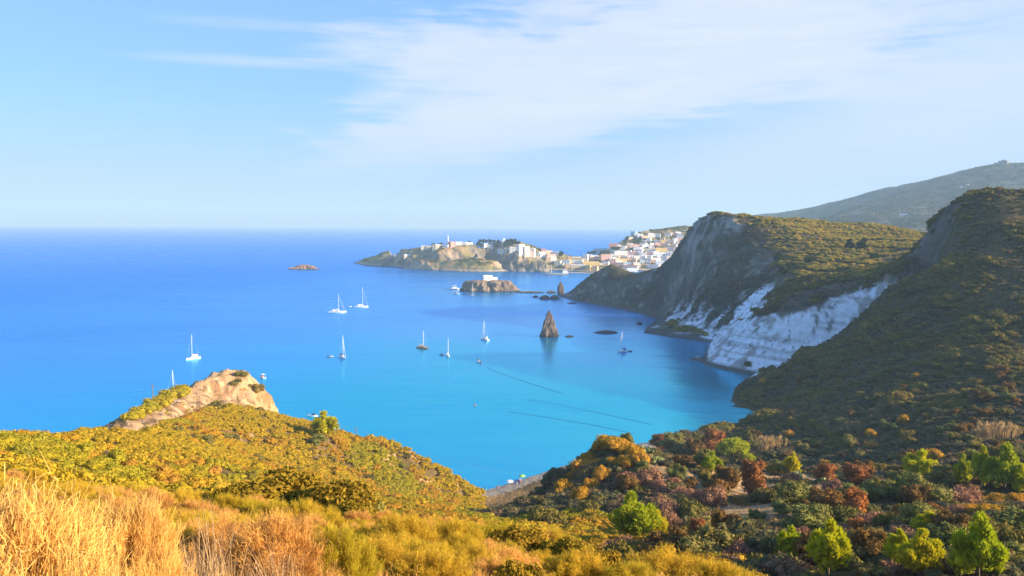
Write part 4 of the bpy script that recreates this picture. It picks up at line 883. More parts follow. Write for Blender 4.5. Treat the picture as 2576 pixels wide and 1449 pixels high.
for a in (('straw', -40, 1130, 4.4, 860, 'huge straw coloured broom bush filling the lower left corner, tallest in the foreground'),
          ('straw', 215, 1290, 3.3, 560, 'straw coloured broom in front of the huge corner bush'),
          ('straw', 0, 1335, 2.7, 640, 'pale broom at the very bottom left corner under the huge bush'),
          ('straw', 320, 1200, 5.8, 330, 'feathery straw broom just right of the huge corner bush'),
          ('straw', 395, 1330, 4.2, 400, 'orange straw broom at the lower edge beside the dry grass'),
          ('tan', 690, 1243, 7.6, 360, 'tan broom with wind swept top and dark bare stems below it'),
          ('tan', 560, 1262, 9.2, 240, 'tan broom behind the dry grass, left of the wind swept one'),
          ('green', 860, 1285, 7.8, 260, 'yellow broom right of the wind swept tan broom'),
          ('tan', 800, 1372, 5.0, 380, 'low orange broom at the lower edge below the wind swept one'),
          ('tan', 985, 1392, 5.6, 300, 'rounded orange broom right of the low orange one at the lower edge'),
          ('green', 1010, 1268, 13, 240, 'green gold broom at the brow above the dark hollow, left end'),
          ('green', 1140, 1292, 14, 250, 'yellow green broom with dark stems on the brow above the dark hollow'),
          ('green', 1260, 1304, 16, 260, 'green gold broom on the brow above the small bright tuft'),
          ('green', 1390, 1318, 18, 200, 'small green gold broom on the brow behind the leafy shrub'),
          ('green', 1085, 1360, 8.6, 300, 'olive green broom in the middle of the lower edge'),
          ('green', 1165, 1378, 9.5, 130, 'bright green tuft of young broom beside the leafy shrub'),
          ('tan', 1215, 1402, 6.2, 260, 'tan broom in front of the leafy shrub at the lower edge'),
          ('green', 1100, 1425, 4.6, 330, 'low green broom at the lower edge below the olive green one'),
          ('green', 1690, 1368, 13, 340, 'green domed broom with smooth outline at the brow right of the leafy shrub'),
          ('green', 1820, 1395, 12.5, 260, 'green gold broom sloping down to the right from the green dome'),
          ('green', 1590, 1398, 11, 240, 'green broom in front of the green dome'),
          ('straw', 1700, 1425, 8, 300, 'golden broom at the lower edge under the green dome'),
          ('green', 1890, 1428, 10, 200, 'last green broom of the brow toward the right'),
          ('tan', 1380, 1440, 5, 260, 'tan broom peeping over the lower edge in front of the leafy shrub'),
          ('straw', 560, 1400, 4.6, 240, 'thin straw broom among the dry grass at the lower edge'),
          ('tan', 470, 1285, 10, 200, 'faded tan broom on the slope behind the dry grass')):
    broom(*a)
def mastic_mesh(name, seed):
    rng = np.random.default_rng(seed); b = lobes(rng, 11, 0.6, 0.42, 0.85, 0.5)
    return tri_mesh(name, [cores(rng, b, 0.6), leaves(rng, b, 4600, 0.05, 0.4, 0.9, 0.74, 1.12)], M_MASTIC)
MASTIC = [mastic_mesh('mastic_leaves', 400 + i) for i in range(2)]
def mastic(u, vt, y, w, label, material=None):
    p = at(u, vt, y); g = NEAR.h(p.x, p.y); h = max(0.6, p.z - g); r = w * y / F * 0.5
    t = thing('leafy_shrub', label, 'shrub', (p.x, p.y, g), random.uniform(0, 6.28), None, (r / .98, r / .98, h / .98))
    link('crown', random.choice(MASTIC), t); link('stem', random.choice(STUMPS), t)
for a in ((690, 1182, 22, 330, 'large leathery leaved shrub with dark gaps above the wind swept broom'), (830, 1208, 20.5, 260, 'leafy shrub sloping down right from the large leathery one'),
          (890, 1258, 19, 130, 'orange tinted leafy shrub at the right end of the leafy thicket'), (590, 1215, 21, 150, 'small leafy shrub at the left end of the leafy thicket'),
          (1310, 1328, 14.5, 210, 'dark leafy shrub with sunlit crown at the lower middle'), (1440, 1348, 14, 190, 'leafy shrub adjoining the dark one on its right'), (1510, 1372, 12.5, 150, 'thin leafy shrub with dry twigs before the green domed broom'),
          (1290, 1400, 9, 200, 'shaded leafy shrub at the lower edge under the dark one')):
    mastic(*a)
p_ = NEAR.hit(915, 1262)
plant('grey', 915, 1268, 95, 64, 'blue grey bush behind the right end of the leafy thicket', y=27)

def grass_tuft(name, seed, n=46, h=1.0, spread=0.16, heads=True):
    rng = np.random.default_rng(seed); Vs = []
    for i in range(n):
        b = np.array((*rng.normal(0, spread * .5, 2), 0)); a = rng.uniform(0, 6.28); out = np.array((math.cos(a), math.sin(a), 0)); l = h * rng.uniform(0.45, 1.05); k = rng.uniform(0.08, 0.5) * l
        side = np.cross(out, (0, 0, 1)) * 0.0032
        pts = [b + np.array((0, 0, l * t)) * (1 - 0.25 * t * k / l) + out * k * t * t for t in (0, .4, .75, 1)]
        for p, q, w0, w1 in zip(pts, pts[1:], (1, .9, .6), (.9, .6, .15)): Vs.append([p - side * w0, p + side * w0, q + side * w1, q - side * w1])
        if heads and i % 9 == 0:
            e = pts[-1]; d = unit(pts[-1] - pts[-2])
            for j in range(7):
                c = e - d * 0.03 * j; s2 = unit(rng.normal(size=3)) * 0.006; Vs.append([c - s2, c + d * .02, c + s2, c - d * .02])
    V = np.array(Vs).reshape(-1, 3); return tri_mesh(name, [(V, np.arange(len(V)).reshape(-1, 4))], M_GRASS)
asset_set('dry_grass', [grass_tuft('dry_grass_tuft', 500 + i) for i in range(4)])
asset_set('low_broom', [BROOM[k][i][0] for k in ('green', 'tan', 'green') for i in (0, 1)])
def fg(n, seed, f, y0, y1):
    rng = np.random.default_rng(seed); y = np.exp(rng.uniform(math.log(y0), math.log(y1), n)); u = rng.uniform(-120, 2200, n); x = y * (u - 1288) / F
    z = NEAR.samp(NEAR.z, x, y); k = f(u, y, x); return np.c_[x, y, z][k]
P = fg(280, 61, lambda u, y, x: (u > 380) & (u < 980) & (np.abs(u - 560) < 260 - (y - 4) * 25), 4.0, 8.5)
scatter('dry_grass', P, np.random.default_rng(3).uniform(0.35, 0.62, len(P)) * np.where(np.random.default_rng(9).uniform(0, 1, len(P)) > .92, 1.7, 1), 'dry_grass', 31, 0.12, 'tall bleached dry grass between the broom bushes')
P = fg(500, 62, lambda u, y, x: (u < 1800) & (u > 250), 3.4, 20)
scatter('short_dry_grass', P, np.random.default_rng(4).uniform(0.16, 0.34, len(P)), 'dry_grass', 32, 0.25, 'short dry grass under the broom')
P = fg(900, 63, lambda u, y, x: u < 1500 - (y - 9) * 4, 9, 48)
scatter('low_broom_scrub', P, np.random.default_rng(5).uniform(0.3, 0.6, len(P)), 'low_broom', 33, 0.1, 'low tan and green broom scrub on the slope below the camera')
P, _ = sample(NEAR, 5000, lambda x, y, z, sl: (fbm(x / 9, y / 9, 3, 71) > 0.58) | near_any(x, y, SHELVES), RNG, 20, 120, 55, 168); P = clear_of(P, TREES, .9)
scatter('shelf_dry_grass', P, RNG.uniform(0.5, 0.9, len(P)), 'dry_grass', 34, 0.2, 'dry pink straw grass on the open shelves of the spur')

# ------------------------------------------------------------------ rocks in the sea
def rock_material(name, c1, c2, dark=(0.06, 0.05, 0.05), scale=0.25):
    ma, t, p = mat(name); tc = node('ShaderNodeTexCoord', t)
    mp_ = node('ShaderNodeMapping', t); mp_.inputs['Scale'].default_value = (1, 1, 0.45); t.links.new(tc.outputs['Object'], mp_.inputs[0])
    n = node('ShaderNodeTexNoise', t); n.inputs['Scale'].default_value = scale; n.inputs['Detail'].default_value = 9; n.inputs['Roughness'].default_value = .65; t.links.new(mp_.outputs[0], n.inputs['Vector'])
    c = mixc(sstep(n.outputs[0], .38, .62, t), c1, c2, t)
    g = node('ShaderNodeNewGeometry', t); s = node('ShaderNodeSeparateXYZ', t); t.links.new(g.outputs['Position'], s.inputs[0])
    c = mixc(sstep(s.outputs[2], 1.6, 0.7, t), c, dark, t)
    t.links.new(c, p.inputs['Base Color']); p.inputs['Roughness'].default_value = .95; p.inputs['Specular IOR Level'].default_value = .1
    b = node('ShaderNodeBump', t); b.inputs['Strength'].default_value = .7; b.inputs['Distance'].default_value = .8; t.links.new(n.outputs[0], b.inputs['Height']); t.links.new(b.outputs[0], p.inputs['Normal'])
    return ma
M_ROCK = rock_material('brown_rock', (0.19, 0.14, 0.11), (0.10, 0.08, 0.07))
M_ROCKL = rock_material('tan_rock', (0.38, 0.22, 0.14), (0.20, 0.12, 0.09))
from mathutils import noise as mn
def rock(name, label, p, rx, ry, prof, material, seed, rz=0, nang=56, amp=0.16, freq=5, lean=(0, 0), cat='rock', group=None):
    """prof: list of (height, radius factor) from the water up"""
    bm = bmesh.new(); rg = random.Random(seed); lv = []
    for (z0, k0), (z1, k1) in zip(prof, prof[1:]):
        n = max(1, int(abs(z1 - z0) / (prof[-1][0] / 14 + .01)))
        for i in range(n): lv.append((z0 + (z1 - z0) * i / n, k0 + (k1 - k0) * i / n))
    lv.append(prof[-1]); rings = []; H = prof[-1][0]
    for z, k in lv:
        r = []
        for i in range(nang):
            a = 6.28318 * i / nang; c, s = math.cos(a), math.sin(a)
            q = mn.fractal(Vector((c * freq * .35 + seed, s * freq * .35, z / H * 0.9)), 1.0, 2.1, 5) * amp * 1.6 + mn.fractal(Vector((c * freq + seed, s * freq, z / H * 3)), 1.0, 2.0, 4) * amp
            kk = k * (1 + q); r.append((rx * kk * c + lean[0] * z, ry * kk * s + lean[1] * z, z + (mn.noise(Vector((c * 3, s * 3, z * .4 + seed))) * H * .08 if z > 0 else 0)))
        rings.append(r)
    loft(bm, rings); bmesh.ops.triangulate(bm, faces=[f for f in bm.faces if len(f.verts) > 4])
    o = link(name, mesh_bm(name, bm, material), None, p); o.rotation_euler.z = rz
    return tag(o, label, cat, group)
def srock(name, label, u, v, w, h, material, seed, prof=None, ry=.6, **k):
    p = sea(u, v); s = p.y / F; hh = h * s; r = w * s * .5
    prof = prof or [(-1.5, 1.05), (0, 1.0), (hh * .5, .8), (hh * .85, .45), (hh, .12)]
    return rock(name, label, (p.x, p.y + r * ry, 0), r, r * ry, prof, material, seed, **k)
srock('sea_stack', 'tall dark sea stack with a jagged sunlit tip standing in the cove', 1381, 849, 40, 62, M_ROCK, 3, [(-1.5, 1.1), (0, 1.0), (5.5, .82), (10, .62), (13, .42), (15.5, .36), (17.0, .20), (18.4, .05)], .8, amp=.26, freq=7)
srock('rock_fang', 'thin twin fang of rock joined to the right shoulder of the sea stack', 1398, 846, 14, 20, M_ROCK, 4, amp=.2)
srock('needle_rock', 'slender needle of rock off the point of the dark headland', 1411, 741, 18, 33, M_ROCK, 5, [(-1.5, 1.05), (0, .95), (5, .95), (9, .85), (11, .6), (12.3, .28), (15.2, .1)], .8, amp=.14)
srock('low_rock', 'short flat rock right of the sea stack', 1433, 848, 24, 4, M_ROCK, 6, ry=.4)
srock('low_rock', 'long low slab of rock between the sea stack and the pale cliff', 1527, 839, 54, 7, M_ROCK, 7, ry=.35)
srock('low_rock', 'small rock near the foot of the great cliff', 1609, 816, 14, 7, M_ROCK, 8)
srock('reef', 'very long flat reef right of the rocky islet', 1333, 737, 76, 4, M_ROCK, 9, ry=.2, amp=.25)
srock('reef', 'small reef between the long reef and the needle rock', 1386, 737, 24, 6, M_ROCK, 10, ry=.4)
srock('low_rock', 'leftmost of the three rocks strung off the dark headland', 1347, 748, 14, 5, M_ROCK, 11)
srock('low_rock', 'middle and largest of the three rocks strung off the dark headland', 1371, 753, 30, 10, M_ROCK, 12, ry=.5, amp=.25)
srock('low_rock', 'rock touching the dark headland, last of the three strung off it', 1395, 753, 22, 11, M_ROCK, 13, ry=.5, amp=.25)
srock('low_rock', 'flat dark ledge awash below the headland', 1440, 764, 26, 3, M_ROCK, 14, ry=.3)
srock('offshore_rock', 'long low brown rock alone far out on the left', 762, 678, 66, 13, M_ROCKL, 15, [(-1.5, 1.1), (0, 1), (3, .85), (6, .6), (8, .25)], .4, amp=.3)
srock('offshore_rock', 'small flat brown rock left of the long low brown rock', 734, 678, 22, 6, M_ROCKL, 16, ry=.4)
srock('shore_rock', 'bare tan rock bluff at the right foot of the left hill', 1112, 1186, 40, 22, M_ROCKL, 17, ry=.7) if False else None
pI = sea(1230, 735)
rock('rocky_islet', 'steep sided flat topped islet with a white house on it', (pI.x, pI.y + 17, 0), 32, 15, [(-1.5, 1.05), (0, 1.02), (3, .97), (7, .93), (10.5, .90), (12.2, .85), (13, .55), (13.3, .1)], rock_material('islet_rock', (0.30, 0.21, 0.14), (0.14, 0.11, 0.095), scale=.3), 18, nang=110, amp=.12, freq=10, cat='islet')
srock('low_rock', 'pointed rock spit at the left foot of the rocky islet', 1176, 732, 26, 10, M_ROCK, 19, [(-1.5, 1.1), (0, 1), (2.5, .7), (5, .2)], .5, amp=.25)

# ------------------------------------------------------------------ houses
def wallm(name, c): return plain(name, c, .85, .07, .25)
WC = {'white': (0.78, 0.76, 0.73), 'cream': (0.74, 0.64, 0.46), 'yellow': (0.70, 0.50, 0.20), 'pink': (0.70, 0.44, 0.37), 'rose': (0.58, 0.28, 0.24), 'blue': (0.58, 0.68, 0.78), 'peach': (0.76, 0.52, 0.34), 'lilac': (0.58, 0.52, 0.60), 'tan': (0.48, 0.36, 0.24), 'sky': (0.42, 0.62, 0.78), 'umber': (0.17, 0.15, 0.13)}
WM = {k: wallm(k + '_plaster', c) for k, c in WC.items()}
M_ROOF = plain('terrace_roof', (0.55, 0.48, 0.42), .9, .15, .4); M_TILE = plain('red_roof', (0.38, 0.14, 0.09), .9, .2, .6)
M_PANE = plain('dark_window', (0.045, 0.055, 0.07), .25, .1, 1); M_DOOR = plain('green_shutter', (0.06, 0.13, 0.11), .6, .1, 1)
def _bx(name, material, *d):
    bm = bmesh.new(); box(bm, *d); return mesh_bm(name, bm, material)
ME_WIN = _bx('window', M_PANE, -.55, .55, -.06, .10, 0, 1.5); ME_DOOR = _bx('door', M_DOOR, -.6, .6, -.06, .10, 0, 2.3)
def arch_mesh(w, h):
    bm = bmesh.new(); pts = [(-w / 2, 0), (w / 2, 0)] + [(w / 2 * math.cos(a), h - w / 2 + w / 2 * math.sin(a)) for a in [math.pi * i / 7 for i in range(8)]]
    A_ = [bm.verts.new((x, -.06, z)) for x, z in pts]; B_ = [bm.verts.new((x, .1, z)) for x, z in pts]
    bm.faces.new(A_); bm.faces.new(B_[::-1])
    for i in range(len(pts)): bm.faces.new((A_[i], B_[i], B_[(i + 1) % len(pts)], A_[(i + 1) % len(pts)]))
    return mesh_bm('arch', bm, M_PANE)
ME_ARCH = arch_mesh(2.0, 3.2)
HR = random.Random(77)
def house(u0, u1, v0, v1, colour, label, group=None, roof='flat', field=None, y=None, rz=None, rows=None, cols=None, arch=False, depth=None, name='house', cat='house', sink=5.0, floor=2.0):
    u = (u0 + u1) / 2
    p = (field or ISL).hit(u, v1) if y is None else at(u, v1, y)
    if p is None: p = at(u, v1, 1650)
    k = p.y / F; w = max(4.5, (u1 - u0) * k); h = max(3.2, (v1 - v0) * k); d = depth or min(w, HR.uniform(7, 10))
    face = math.atan2(-p.x, p.y); 
    if rz is None: rz = HR.uniform(-.35, .35)
    if y is None: p = p + Vector((p.x, p.y, 0)).normalized() * d * .5
    t = thing(name, label, cat, (p.x, p.y, p.z), face + rz, group)
    bm = bmesh.new(); box(bm, -w / 2, w / 2, -d / 2, d / 2, -sink, h)
    link('wall', mesh_bm('house_wall', bm, WM[colour]), t)
    bm = bmesh.new()
    if roof == 'flat':
        for x0, x1, y0, y1 in ((-w / 2 - .1, w / 2 + .1, -d / 2 - .1, -d / 2 + .25), (-w / 2 - .1, w / 2 + .1, d / 2 - .25, d / 2 + .1), (-w / 2 - .1, -w / 2 + .25, -d / 2 + .25, d / 2 - .25), (w / 2 - .25, w / 2 + .1, -d / 2 + .25, d / 2 - .25)): box(bm, x0, x1, y0, y1, h - .12, h + .55)
        link('parapet', mesh_bm('parapet', bm, WM[colour]), t)
    elif roof == 'gable':
        q = [(-w / 2 - .3, -d / 2 - .3, h), (w / 2 + .3, -d / 2 - .3, h), (w / 2 + .3, d / 2 + .3, h), (-w / 2 - .3, d / 2 + .3, h), (-w / 2 - .3, 0, h + d * .22), (w / 2 + .3, 0, h + d * .22)]
        vv = [bm.verts.new(x) for x in q]
        for f in ((0, 1, 5, 4), (2, 3, 4, 5), (0, 4, 3), (1, 2, 5), (3, 2, 1, 0)): bm.faces.new([vv[i] for i in f])
        link('roof', mesh_bm('gable_roof', bm, M_TILE), t)
    else:                                        # barrel vaults
        n = max(1, int(w / 5)); s = w / n
        for j in range(n):
            rings = [[(-w / 2 + s * (j + .5) + s * .48 * math.cos(a), yy, h - .02 + s * .3 * math.sin(a)) for a in [math.pi * i / 8 for i in range(9)]] for yy in (-d / 2 + .05, d / 2 - .05)]; loft(bm, rings)
        link('roof', mesh_bm('vaulted_roof', bm, WM['white']), t)
    rows = rows if rows is not None else max(1, min(3, int(h / 3.0))); cols = cols or max(1, min(6, int(w / 3.6)))
    for r in range(rows):
        for c in range(cols):
            x = -w / 2 + w * (c + .5) / cols; z = (r + .28) * h / rows
            isd = (not arch and r == 0 and c == cols // 2 and h < 8)
            o = link('arch' if arch else 'door' if isd else 'window', ME_ARCH if arch else ME_DOOR if isd else ME_WIN, t, (x, -d / 2, 0.05 if isd else z))
            if arch: o.scale = (min(1, w / cols / 2.8), 1, min(1, h / 4.2)); o.location.z = .4
    if w > 6:
        for z in [(r + .28) * h / rows for r in range(rows)]:
            for sx in (-1, 1):
                o = link('window', ME_WIN, t, (sx * w / 2, 0, z)); o.rotation_euler.z = math.pi / 2
    return t
def zt(a): return (1257.8 + a[0] * .18311, 1257.8 + a[1] * .18311, 534.6 + a[2] * .18311, 534.6 + a[3] * .18311)
def zi(a): return (880.5 + a[0] * .1736, 880.5 + a[1] * .1736, 534.6 + a[2] * .1736, 534.6 + a[3] * .1736)
# houses that can be singled out
for a, c, lb, kw in (
    ((240, 330, 450, 600), 'white', 'tallest white house block on the island edge above the cliff', dict(rz=.5)), ((320, 400, 470, 606), 'cream', 'bright cream block joined to the right of the tallest white one', dict(rz=.5)),
    ((350, 460, 535, 605), 'pink', 'pink house below the tall cream block', {}), ((130, 222, 480, 545), 'white', 'white two storey house left of the tallest white block', {}), ((62, 130, 495, 545), 'cream', 'cream house between white ones left of the tallest block', {}),
    ((560, 632, 505, 548), 'rose', 'small rose red house above the others on the island end', {}), ((620, 712, 530, 572), 'peach', 'peach house on the island end right of the rose red one', {}),
    ((640, 762, 580, 650), 'pink', 'large pink house at the island end above the harbour', {}), ((940, 1120, 615, 652), 'cream', 'long cream building with a row of arches on the isthmus', dict(arch=True, rows=1, cols=9, rz=.1)),
    ((930, 982, 628, 700), 'yellow', 'yellow church front with gable on the isthmus', dict(roof='gable', rz=.1)), ((1130, 1360, 680, 726), 'yellow', 'very long yellow building on the quay', dict(cols=10, rz=.15)),
    ((970, 1170, 725, 792), 'tan', 'long plain tan fort wall on the harbour front', dict(cols=8, rows=1, rz=.1, roof='vault')), ((880, 960, 660, 712), 'blue', 'pale blue house beside the church front', {}), ((890, 980, 712, 765), 'tan', 'tan house on the waterfront left of the fort wall', {}),
    ((1175, 1245, 728, 800), 'yellow', 'small yellow house at the water right of the fort wall', {}), ((1250, 1345, 745, 803), 'peach', 'peach house beside the slope of the dark headland', {}),
    ((1385, 1522, 582, 672), 'pink', 'large square pink house with dark windows above the quay', dict(rz=.2)), ((1500, 1622, 430, 482), 'rose', 'red and cream square palace on the crest of the harbour hill', dict(rz=.1, cols=5)),
    ((1740, 1905, 440, 492), 'pink', 'wide pink house halfway up the harbour hill', {}), ((2130, 2290, 495, 552), 'yellow', 'orange yellow house high in the harbour town', {}), ((2200, 2265, 378, 430), 'yellow', 'yellow house alone near the top of the harbour hill', {}),
    ((1580, 1742, 642, 692), 'yellow', 'ochre palace with two rows of arched windows above the quay', dict(cols=6, rows=2)), ((1520, 1586, 640, 716), 'pink', 'narrow pink house left of the ochre palace', {}), ((1690, 1800, 692, 738), 'sky', 'light blue house below the ochre palace', {}),
    ((1975, 2082, 668, 702), 'rose', 'deep pink house low on the right of the town', {}), ((2140, 2262, 668, 752), 'blue', 'blue grey house by the shoulder of the great cliff', {}), ((2020, 2190, 722, 772), 'white', 'white pavilion with columns by the shoulder of the great cliff', dict(cols=6)),
    ((1690, 1900, 740, 776), 'white', 'long red roofed house behind the saddle of the headland', dict(roof='gable')), ((1560, 1742, 538, 602), 'white', 'broad white hotel with three terraces in mid town', dict(rows=3, cols=7)), ((2090, 2282, 556, 596), 'blue', 'long pale blue house in mid town', {}),
    ((1850, 2082, 548, 582), 'pink', 'long low pinkish terrace of houses in mid town', dict(rows=1)), ((1290, 1480, 497, 532), 'blue', 'long bluish house at the left foot of the rose palace', {}), ((2290, 2390, 482, 540), 'lilac', 'lilac house right of the orange yellow house', {})):
    house(*zt(a), c, lb, **kw)
for a, c, lb, kw in (((1432, 1512, 430, 506), 'rose', 'red church body on the crest of the island', dict(rz=.6, cols=2)), ((1030, 1110, 488, 546), 'cream', 'crumbling cream house at the left end of the island row', {}), ((1112, 1172, 490, 532), 'cream', 'second cream house of the island row', {}), ((1200, 1256, 468, 550), 'cream', 'tall narrow cream house of the island row', {}),
    ((1256, 1332, 472, 512), 'cream', 'low cream house left of the red church', {}), ((1342, 1430, 472, 510), 'white', 'white house touching the red church', {}), ((1532, 1622, 428, 472), 'white', 'white house right of the red church', {}), ((1622, 1692, 432, 472), 'white', 'second white house right of the red church', {}), ((1690, 1772, 440, 464), 'white', 'low white house third from the red church', {}),
    ((1940, 1988, 456, 476), 'white', 'tiny white house among the dark island trees', {}), ((1990, 2072, 468, 512), 'white', 'white house with porch below the dark island trees', {}), ((870, 916, 552, 580), 'peach', 'lone peach house on the island tip', {}), ((780, 880, 620, 646), 'peach', 'low peach house above the island sea cliff', dict(roof='vault')), ((2140, 2232, 535, 592), 'blue', 'shaded bluish house at the left of the island town', {})):
    house(*zi(a), c, lb, **kw)
# the rest of the stacked town
rows_ = [(480, 570, 560, 604), (530, 592, 545, 612), (572, 622, 548, 622), (720, 812, 545, 582), (630, 692, 622, 672), (690, 772, 618, 668), (750, 832, 672, 742), (830, 882, 672, 704), (980, 1062, 654, 702), (1060, 1142, 662, 712), (1145, 1212, 580, 652), (1210, 1272, 582, 628), (1230, 1352, 602, 662), (1650, 1722, 492, 528), (1640, 1742, 458, 488), (1800, 1872, 262, 312), (1840, 1902, 286, 318), (1880, 1962, 306, 348), (1940, 2032, 326, 358), (2030, 2112, 286, 342), (2110, 2202, 296, 346), (2010, 2062, 372, 402), (1940, 2012, 386, 412), (2270, 2362, 286, 322), (2380, 2432, 282, 318), (2430, 2512, 292, 338), (2290, 2402, 378, 422), (2420, 2532, 342, 392), (2400, 2452, 482, 532), (2340, 2422, 442, 478), (1640, 1732, 588, 618), (1740, 1852, 548, 602), (2280, 2402, 552, 584), (1590, 1702, 692, 738), (1780, 1882, 642, 692), (1810, 1922, 598, 642), (1830, 1922, 692, 748), (1740, 1802, 612, 662), (1920, 1982, 652, 702), (2060, 2202, 628, 662), (2210, 2302, 602, 662), (1740, 1882, 772, 818), (420, 482, 508, 612), (0, 60, 505, 560), (820, 870, 705, 745), (1110, 1180, 640, 672), (2080, 2140, 655, 700), (1930, 2010, 600, 640), (2000, 2090, 590, 622), (1880, 1950, 480, 520), (1960, 2040, 500, 535), (2040, 2130, 520, 550), (2300, 2380, 610, 650), (1420, 1500, 680, 715), (1350, 1420, 700, 730), (1760, 1830, 340, 370), (2120, 2200, 430, 460), (2050, 2110, 440, 470), (1960, 2030, 430, 455), (2260, 2330, 440, 465), (1560, 1640, 600, 640), (1500, 1570, 620, 660), (2150, 2230, 600, 630)]
HM = [(n, (x0 + x1) / 2 * .18311 + 1257.8, (y0 + y1) / 2 * .18311 + 534.6) for n, x0, x1, y0, y1 in (('the tallest white block', 240, 330, 450, 600), ('the cream arcade', 940, 1120, 615, 652), ('the yellow church front', 930, 982, 628, 700), ('the long yellow quay building', 1130, 1360, 680, 726), ('the tan fort wall', 970, 1170, 725, 792), ('the square pink house', 1385, 1522, 582, 672), ('the rose palace', 1500, 1622, 430, 482), ('the wide pink house', 1740, 1905, 440, 492), ('the orange yellow house', 2130, 2290, 495, 552),
     ('the yellow hilltop house', 2200, 2265, 378, 430), ('the ochre palace', 1580, 1742, 642, 692), ('the light blue house', 1690, 1800, 692, 738), ('the deep pink house', 1975, 2082, 668, 702), ('the white pavilion', 2020, 2190, 722, 772), ('the broad white hotel', 1560, 1742, 538, 602), ('the long blue house', 2090, 2282, 556, 596), ('the lilac house', 2290, 2390, 482, 540), ('the large pink house', 640, 762, 580, 650), ('the pale blue house', 880, 960, 660, 712), ('the headland saddle', 1700, 1900, 760, 800))]
for i, a in enumerate(rows_):
    c = HR.choices(['white', 'cream', 'pink', 'blue', 'peach'], [6, 2, 1.4, 1.2, .8])[0]
    q_ = zt(a); rf = 'vault roofed' if i % 5 == 2 else 'flat roofed'
    house(*q_, c, told_apart(f'{c} {rf} house', (q_[0] + q_[1]) / 2, (q_[2] + q_[3]) / 2, HM, 'flat or vault roofed house stacked round the harbour'), 'houses stacked round the harbour', 'vault' if i % 5 == 2 else 'flat')
for i in range(70):
    zx = HR.uniform(1500, 2480); f_ = (zx - 1500) / 980; zy = HR.uniform(700 - 20 * f_, 520 - 230 * f_) if HR.random() < .8 else HR.uniform(560, 740); w = HR.uniform(45, 90); h = HR.uniform(26, 44)
    q_ = zt((zx - w / 2, zx + w / 2, zy - h, zy)); c = HR.choices(['white', 'cream', 'pink', 'blue', 'peach', 'lilac'], [8, 2, 1.4, 1.2, .8, .5])[0]
    house(*q_, c, told_apart(f'small {c} house', (q_[0] + q_[1]) / 2, (q_[2] + q_[3]) / 2, HM, 'small plain house between larger ones on the harbour hill'), 'small houses on the harbour hill', 'vault' if i % 6 == 2 else 'flat', rows=1, cols=2)
hs = house(1215, 1238, 694, 703, 'white', 'white house with lower annex on top of the rocky islet', y=pI.y + 16, rz=.25, sink=2.5, rows=1, cols=3, depth=7)
bm = bmesh.new(); w_ = 5.2; box(bm, 6.4, 6.4 + w_, -3, 3.2, -2.5, 2.6); link('annex', mesh_bm('annex', bm, WM['white']), hs)
bm = bmesh.new(); box(bm, -2.2, -.8, -1, .4, 4.1, 5.4); link('chimney', mesh_bm('chimney', bm, WM['white']), hs)
# lighthouse pillar and domed chapel
def at_isl(u, v): return ISL.hit(u, v) or at(u, v, 1490)
p = at_isl(880.5 + 1419 * .1736, 534.6 + 452 * .1736); t = thing('white_obelisk', 'white pointed tower beside the red church on the island crest', 'tower', p)
bm = bmesh.new(); tube(bm, [(0, 0, -3), (0, 0, 9), (0, 0, 13)], [1.3, 1.0, .8], 10); link('shaft', mesh_bm('shaft', bm, WM['white'], False), t)
bm = bmesh.new(); tube(bm, [(0, 0, 13), (0, 0, 13.4), (0, 0, 16)], [1.0, 1.0, .1], 10); link('cap', mesh_bm('cap', bm, WM['white']), t)
p = at_isl(880.5 + 2227 * .1736, 534.6 + 440 * .1736); t = thing('domed_chapel', 'white domed chapel among the dark trees on the island crest', 'chapel', p)
bm = bmesh.new(); box(bm, -3, 3, -3, 3, -3, 5); link('wall', mesh_bm('chapel_wall', bm, WM['white']), t)
bm = bmesh.new(); rings = [[(2.9 * math.cos(e) * math.cos(a), 2.9 * math.cos(e) * math.sin(a), 5 + 3 * math.sin(e)) for a in [6.283 * i / 14 for i in range(14)]] for e in (0, .35, .7, 1.05, 1.4)]; loft(bm, rings); link('dome', mesh_bm('dome', bm, WM['white'], True), t)
# quay
bm = bmesh.new(); a_, b_ = sea(1425, 688), sea(1500, 690); d_ = (b_ - a_).normalized(); n_ = Vector((-d_.y, d_.x, 0)); P4 = [a_, b_, b_ + n_ * 12, a_ + n_ * 12]
loft(bm, [[(q.x, q.y, -2) for q in P4], [(q.x, q.y, 1.5) for q in P4]]); tag(link('quay', mesh_bm('quay', bm, M_ROOF)), kind='structure')
# mountain: fort and scattered houses
zm = lambda zx, zy: (1949.6 + zx * .26045, 377.3 + zy * .26045)
def mh(x0, x1, y0, y1, c, lb, y, **k):
    (u0, v0), (u1, v1) = zm(x0, y0), zm(x1, y1); return house(u0, u1, v0, v1, c, lb, y=y, sink=14, **k)
f_ = mh(2168, 2245, 108, 140, 'umber', 'square fort with a raised keep on the mountain summit', 2400, name='fort', cat='fort', rows=1, depth=20)
bm = bmesh.new(); box(bm, -4, 5, -4, 4, 10, 13.5); link('keep', mesh_bm('keep', bm, WM['umber']), f_)
mh(2118, 2166, 126, 142, 'umber', 'low ruined building left of the summit fort', 2400, rows=1)
for a, lb in (((1205, 1275, 616, 634), 'white farmhouse on the lower mountain slope'), ((1790, 1812, 354, 364), 'tiny white house under the dark summit shoulder'), ((1850, 1872, 334, 344), 'tiny white house right of another under the dark summit shoulder')):
    (u0, v0), (u1, v1) = zm(a[0], a[2]), zm(a[1], a[3]); house(u0, u1, v0, v1, 'white', lb, field=MNT, rows=1)
M_FARTREE = foliage('evergreen_leaf', [(0.035, 0.05, 0.022), (0.05, 0.065, 0.025)], 0.1)
FT = [round_crown('far_tree_crown', M_FARTREE, 600 + i, 420, 0.09) for i in range(2)]
